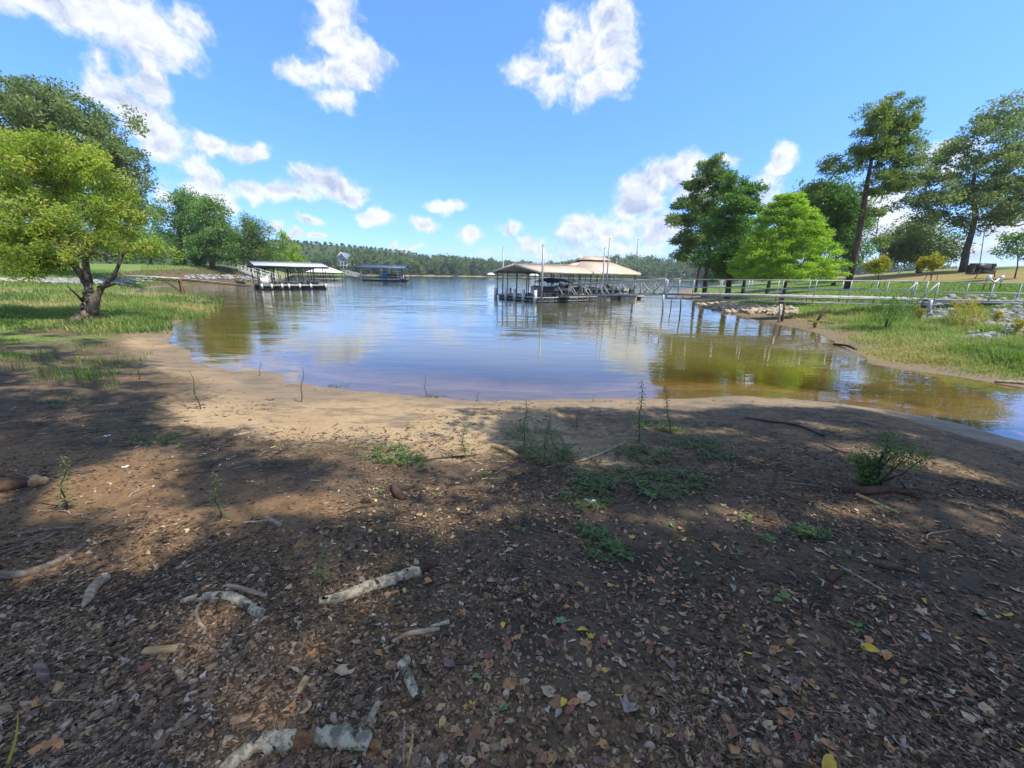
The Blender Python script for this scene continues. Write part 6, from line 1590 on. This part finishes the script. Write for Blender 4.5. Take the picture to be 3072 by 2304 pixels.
# paper and bottle-bits
for (x, y, w_, h_, rz, mt, lb) in ((1275, 1083, .10, .05, -.5, 'white', 'crumpled white paper lying under a weed in the middle'), (232, 943, .06, .04, .3, 'white', 'small white scrap of litter on the dark soil at left'), (272, 1010, .05, .035, .8, 'white', 'tiny white scrap below the left white scrap')):
    p = hd(x, y); o = thing('paper_scrap', lb, 'litter', p); mb = MB(); nx_ = 5
    V = [((i / 4. - .5) * w_, (j / 2. - .5) * h_, .012 + .006 * math.sin(i * 2.1 + j)) for j in range(3) for i in range(5)]
    mb.add(V, [(j * 5 + i, j * 5 + i + 1, j * 5 + i + 6, j * 5 + i + 5) for j in range(2) for i in range(4)]); q = mb.build('sheet', M[mt], o); q.rotation_euler = (0, 0, rz)
p = hd(792, 1086); o = thing('pine_cone', 'brown pine cone lying on the soil left of the bark slab', 'pine cone', p); mb = MB()
for i in range(34):
    t = i / 34.; a = i * 2.4; r = .022 * math.sin(pi * (.12 + .85 * t)); c = np.array([(t - .5) * .085, cos(a) * r, sin(a) * r + .022]); mb.box(c, (.012, .012, .005), a)
mb.build('scales', M['woodpost'], o); mb = MB(); mb.tube([(-.045, 0, .022), (0, 0, .022), (.045, 0, .022)], [.006, .018, .004], 7); mb.build('core', DW, o)

# ------------------------------------------------------------------ weeds and seedlings, one each
def tall_weed(label, x, y, ytop, rs, dead=False, xt=None):
    b = hd(x, y); t_ = ad(xt if xt else x, ytop, b[1]) - b; r = thing('tall_weed', label, 'weed', b)
    n = 9; pts = [t_ * (i / (n - 1.)) + [.014 * math.sin(i * 1.3), .01 * math.cos(i), 0] for i in range(n)]; h = t_[2]
    mb = MB(); mb.tube(pts, np.linspace(.005, .0015, n) * (1 + h), 5); mb.build('stem', M['darktwig'] if dead else M['twig'], r)
    mb = MB(); C_ = []; m_ = max(12, int(h * 95))
    for i in range(m_):
        t = .12 + .88 * i / m_; p = np.array([np.interp(t, np.linspace(0, 1, n), [q[k] for q in pts]) for k in range(3)]); a = i * 2.4; L = .095 * h ** .5 * (1.25 - t * .6) * (.6 if dead else 1)
        d = np.array([cos(a), sin(a), .25 - .5 * rs.rand()]); d /= np.linalg.norm(d); s = np.cross(d, [0, 0, 1]); s /= np.linalg.norm(s); w_ = L * .13
        mb.add([p, p + d * L * .5 + s * w_ + [0, 0, .004], p + d * L - [0, 0, L * .25], p + d * L * .5 - s * w_ + [0, 0, .004]], [(0, 1, 2, 3)], tint=rs.uniform(.2, .8))
    mb.build('foliage', LM['weed'], r); return r
for (x, y, yt, xt, dead, lb) in ((650, 868, 793, 655, 1, 'bare stalk standing on the sand near the water left of centre'), (432, 884, 800, 410, 1, 'leaning dark stalk on the sand at left'), (300, 820, 775, 303, 1, 'short stalk at the edge of the left grass'), (1003, 990, 905, 1000, 0, 'leafy stalk standing alone on the sunlit sand'),
                               (1378, 965, 822, 1388, 0, 'tallest leafy stalk at the waterline right of centre'), (1448, 935, 832, 1436, 0, 'leafy stalk with a bushy foot right of the tallest stalk'), (1243, 930, 878, 1250, 0, 'dark leafy stalk left of the tallest stalk'), (1172, 1008, 880, 1190, 0, 'slender weed in the large central clump, left side'), (1205, 985, 905, 1180, 0, 'slender weed in the large central clump, right side'), (1240, 992, 930, 1200, 0, 'leaning weed at the right of the large central clump'),
                               (1130, 965, 865, 1138, 0, 'weed with drooping top left in the large central clump'), (1165, 1040, 990, 1165, 1, 'thin dark stem in front of the large central clump'), (693, 1265, 1175, 700, 0, 'thin green seedling stalk above the thick log'), (1232, 1270, 1225, 1236, 0, 'small upright weed right of the thick log'), (770, 985, 940, 765, 0, 'pale green weed where the sand turns to soil'), (838, 975, 940, 830, 1, 'dark stub stalk behind the low green clump'), (866, 968, 935, 862, 1, 'second dark stub stalk behind the low green clump'),
                               (140, 1100, 985, 135, 0, 'tall leafy weed at left beside the half-buried log'), (475, 1120, 1020, 462, 0, 'thin bending weed on the sunlit soil at left'), (920, 858, 808, 917, 1, 'fine drowned stalk standing in the shallows'), (1030, 865, 845, 1033, 1, 'tiny stalk at the water edge in the centre'), (1280, 868, 852, 1284, 1, 'tiny dark stalk at the water edge right of centre'), (1580, 1020, 955, 1580, 1, 'single thin stalk on the shaded sand at right'), (560, 812, 780, 563, 1, 'short stalk at the left waterline')):
    tall_weed(lb, x, y, yt, rs, dead, xt)
def low_clump(label, x, y, r_, h, n, rs, mat='weed', cat='weed'):
    b = hd(x, y); o = thing('weed_clump', label, cat, b); mb = MB(); w = MB()
    for i in range(n):
        a = rs.rand() * 6.28; q = r_ * rs.rand() ** .6; c = np.array([cos(a) * q, sin(a) * q * .8, 0]); c[2] = gz(b[0] + c[0], b[1] + c[1]) - b[2]
        d = np.array([cos(a) * rs.uniform(.3, 1), sin(a) * rs.uniform(.3, 1), rs.uniform(.25, 1)]); d /= np.linalg.norm(d); L = h * rs.uniform(.5, 1.1); e = c + d * L
        w.tube([c, c + d * L * .5, e - [0, 0, L * .12]], [.002, .0016, .001], 3, cap=False)
        for j in range(7):
            p = c + d * L * (.2 + .8 * j / 7.); a2 = rs.rand() * 6.28; f = np.array([cos(a2), sin(a2), rs.uniform(-.2, .6)]); f /= np.linalg.norm(f); s = np.cross(f, [0, 0, 1.]); s /= np.linalg.norm(s) + 1e-6; l = rs.uniform(.03, .07); ww = l * .13
            mb.add([p, p + f * l * .5 + s * ww, p + f * l, p + f * l * .5 - s * ww], [(0, 1, 2, 3)], tint=rs.rand())
    w.build('stems', M['twig'], o); mb.build('foliage', LM[mat], o); return o
for (x, y, r_, h, n, lb) in ((838, 985, .26, .11, 70, 'low green clump at the left end of the wrack line'), (886, 1000, .16, .10, 36, 'small dark clump beside the left low green clump'), (1150, 940, .35, .16, 60, 'sprawling weeds at the top of the large central clump'), (1185, 985, .30, .20, 110, 'dense foot of the large central weed clump'), (1390, 985, .30, .16, 80, 'low weeds at the foot of the tallest stalk'), (1450, 930, .14, .10, 36, 'bushy foot of the stalk right of the tallest'), (1500, 960, .30, .13, 70, 'spreading weeds right of the greenish stick'), (1400, 920, .30, .10, 40, 'sparse weeds on the wet sand behind the greenish stick'), (1285, 1050, .16, .18, 70, 'dark upright clump above the white paper'), (1260, 1080, .2, .08, 40, 'low weeds round the white paper'), (1370, 1030, .28, .07, 50, 'bluish prostrate weeds in the leaf litter'), (1475, 1035, .26, .09, 60, 'blue-green weeds right in the leaf litter'), (1430, 1065, .2, .08, 44, 'low weed patch below the leaf litter centre'),
                               (1545, 985, .2, .09, 36, 'small weeds at the right end of the wrack line'), (1310, 1190, .14, .05, 34, 'faint weeds on the bright patch right of centre'), (1275, 1150, .1, .07, 26, 'little weed tuft above the bright patch'), (340, 950, .3, .07, 40, 'bluish trailing weeds on the dark soil at left'), (150, 870, .4, .1, 50, 'trailing weeds in front of the left stalks'), (1750, 1155, .09, .07, 36, 'bushy little weed among leaves at right'), (940, 855, .2, .05, 20, 'tiny plants at the water edge, centre'), (730, 832, .2, .07, 20, 'tiny plants at the water edge, left'), (1655, 725, .4, .14, 40, 'floating green plants by the fallen stick in the water'), (20, 800, .5, .15, 50, 'dark weed heap at the left picture edge')):
    low_clump(lb, x, y, r_, h, n, rs)
# thin stalks in tufts at left
for i, (x, y, h) in enumerate(((100, 820, .5), (130, 815, .42), (165, 825, .5), (195, 818, .45), (225, 830, .55), (240, 815, .4), (60, 800, .4), (35, 790, .35), (270, 790, .3), (95, 770, .3), (30, 745, .3), (180, 760, .25))):
    b = hd(x, y); o = thing('stalk_tuft', ('tuft of thin upright green stalks on the shaded left shore', 'tuft of thin green stalks in the left grass edge')[i > 5], 'weed', b, group=('stalk tufts on the shaded left shore', 'stalk tufts at the left grass edge')[i > 5]); mb = MB()
    q = np.column_stack([rs.normal(size=26) * .13, rs.normal(size=26) * .13, np.full(26, -.02)]); blades(mb, q, h, .009, rs, .35, .15); mb.build('stalks', LM['grass'], o, kind='stuff')
def seedling(label, x, y, s, n, rs, mat='mid'):
    b = hd(x, y); o = thing('seedling', label, 'seedling', b); mb = MB(); mb.tube([(0, 0, 0), (.003, 0, s * .4)], .0018, 5); mb.build('stem', M['twig'], o)
    for i in range(n):
        a = i * 2 * pi / n + rs.rand(); d = np.array([cos(a), sin(a), .35]); d /= np.linalg.norm(d); sd_ = np.cross(d, [0, 0, 1]); sd_ /= np.linalg.norm(sd_); c = np.array([0, 0, s * .38]); L = s * rs.uniform(.7, 1.1); mb = MB()
        V = [c + d * .01, c + d * L * .35 + sd_ * L * .2 + [0, 0, .004], c + d * L * .7 + sd_ * L * .18, c + d * L - [0, 0, L * .15], c + d * L * .7 - sd_ * L * .18, c + d * L * .35 - sd_ * L * .2 + [0, 0, .004], c + d * L * .5 - [0, 0, .003]]
        mb.add(V, None, [(0, 1, 6), (1, 2, 6), (2, 3, 6), (3, 4, 6), (4, 5, 6), (5, 0, 6)], tint=rs.uniform(.5, 1)); mb.build('leaf', LM[mat], o)
for (x, y, s, n, lb) in ((1612, 1130, .09, 3, 'three-leaved seedling among brown leaves right of centre'), (1690, 1305, .08, 2, 'two-leaved green seedling in the lower right'), (1848, 1363, .05, 4, 'small rosette seedling left of the yellow leaf'), (1655, 1170, .07, 5, 'yellow-green seedling rosette right of centre'), (1905, 1105, .07, 3, 'light green seedling beside the yellowish stick'), (1820, 1200, .06, 3, 'small green seedling above the dark stick'), (1284, 1306, .06, 2, 'dark green two-leaved seedling right of the thick log'), (1125, 1150, .06, 4, 'fleshy seedling above the thick log tip'), (1405, 1078, .08, 5, 'pale blue-green seedling right of the white paper'), (1255, 1140, .05, 4, 'tiny seedling above the bright patch'), (820, 1067, .05, 4, 'bright small seedling beside the bark slab'), (942, 1073, .05, 3, 'small seedling right of the bark slab'), (1930, 1108, .05, 2, 'flat green seedling right of the yellowish stick'), (390, 968, .07, 4, 'leafy seedling on the sand-soil edge at left'), (775, 1610, .05, 3, 'little green seedling on the crumbling log'), (1590, 1205, .05, 3, 'seedling half hidden in the leaf litter'), (1490, 1072, .06, 4, 'seedling cluster right in the leaf litter')):
    seedling(lb, x, y, s, n, rs)
# drift line of twigs and stems along the boundary between sand and soil
P = scatter([(-60, 900, 2250, 1090, 1)], 9000, rs, lambda p: (sdp(p) > 2.0) & (sdp(p) < 4.6))
e = sdp(P) + 1.2 * fbm(P[:, 0] * .7, P[:, 1] * .7, 3); P = P[rs.rand(len(P)) < np.exp(-((e - 3.3) / .55) ** 2)]
n = len(P); a = rs.normal(0, .8, n); L = (.012 + .07 * rs.rand(n) ** 2)[:, None]; W = rs.uniform(.0012, .0035, (n, 1))
d = np.stack([np.cos(a), np.sin(a), rs.normal(0, .12, n)], 1); s = np.stack([-np.sin(a), np.cos(a), 0 * a], 1); c = P + [0, 0, .008]; u_ = np.array([0, 0, 1.]) * W
V = np.stack([c - d * L - s * W, c - d * L + s * W, c - d * L + u_ * 1.6, c + d * L - s * W, c + d * L + s * W, c + d * L + u_ * 1.6], 1).reshape(-1, 3)
k = np.arange(n)[:, None] * 6
mb = MB(); mb.add(V, np.concatenate([k + np.array([0, 3, 5, 2]), k + np.array([1, 2, 5, 4])]), None, np.repeat(np.clip(rs.normal(.4, .28, n), 0, 1), 6))
link('drift_twigs', mb.mesh('drift_twigs', CM), kind='stuff', label='line of drifted twigs and stems where the sand turns to soil')
# yellow-green reed blade standing at the lower left edge
b = hd(14, 1655); tp = ad(38, 1535, b[1] + .04) - b; o = thing('reed_blade', 'single yellow-green reed blade standing at the lower left corner', 'plant', b); mb = MB(); N9 = 9
V = []
for i in range(N9):
    t = i / (N9 - 1.); c = tp * t + np.array([.012 * math.sin(t * 3), 0, 0]); w_ = .006 * (1 - t) ** .6 + .0004; V += [c - [w_, 0, 0], c + [0, -w_ * .4, 0], c + [w_, 0, 0]]
mb.add(V, [(i * 3 + k, i * 3 + k + 1, i * 3 + k + 4, i * 3 + k + 3) for i in range(N9 - 1) for k in (0, 1)], tint=.6); mb.build('blade', LM['yellow'], o)

# ------------------------------------------------------------------ summer haze over the lake
hz = bpy.data.materials.new('haze'); hz.use_nodes = True; hz.node_tree.nodes.clear()
vo = hz.node_tree.nodes.new('ShaderNodeVolumePrincipled'); ho = hz.node_tree.nodes.new('ShaderNodeOutputMaterial')
vo.inputs['Color'].default_value = (.80, .90, 1.0, 1); vo.inputs['Density'].default_value = .00025; vo.inputs['Anisotropy'].default_value = .2
hz.node_tree.links.new(vo.outputs[0], ho.inputs['Volume'])
lo_ = float(min(ZZ.min(), 0)) - 1.0
mb = MB(); mb.box((0, 1470, (lo_ + 60) / 2), (5400, 3300, 60 - lo_)); link('haze', mb.mesh('haze', hz), kind='stuff', label='pale summer haze over the lake and the far shore')
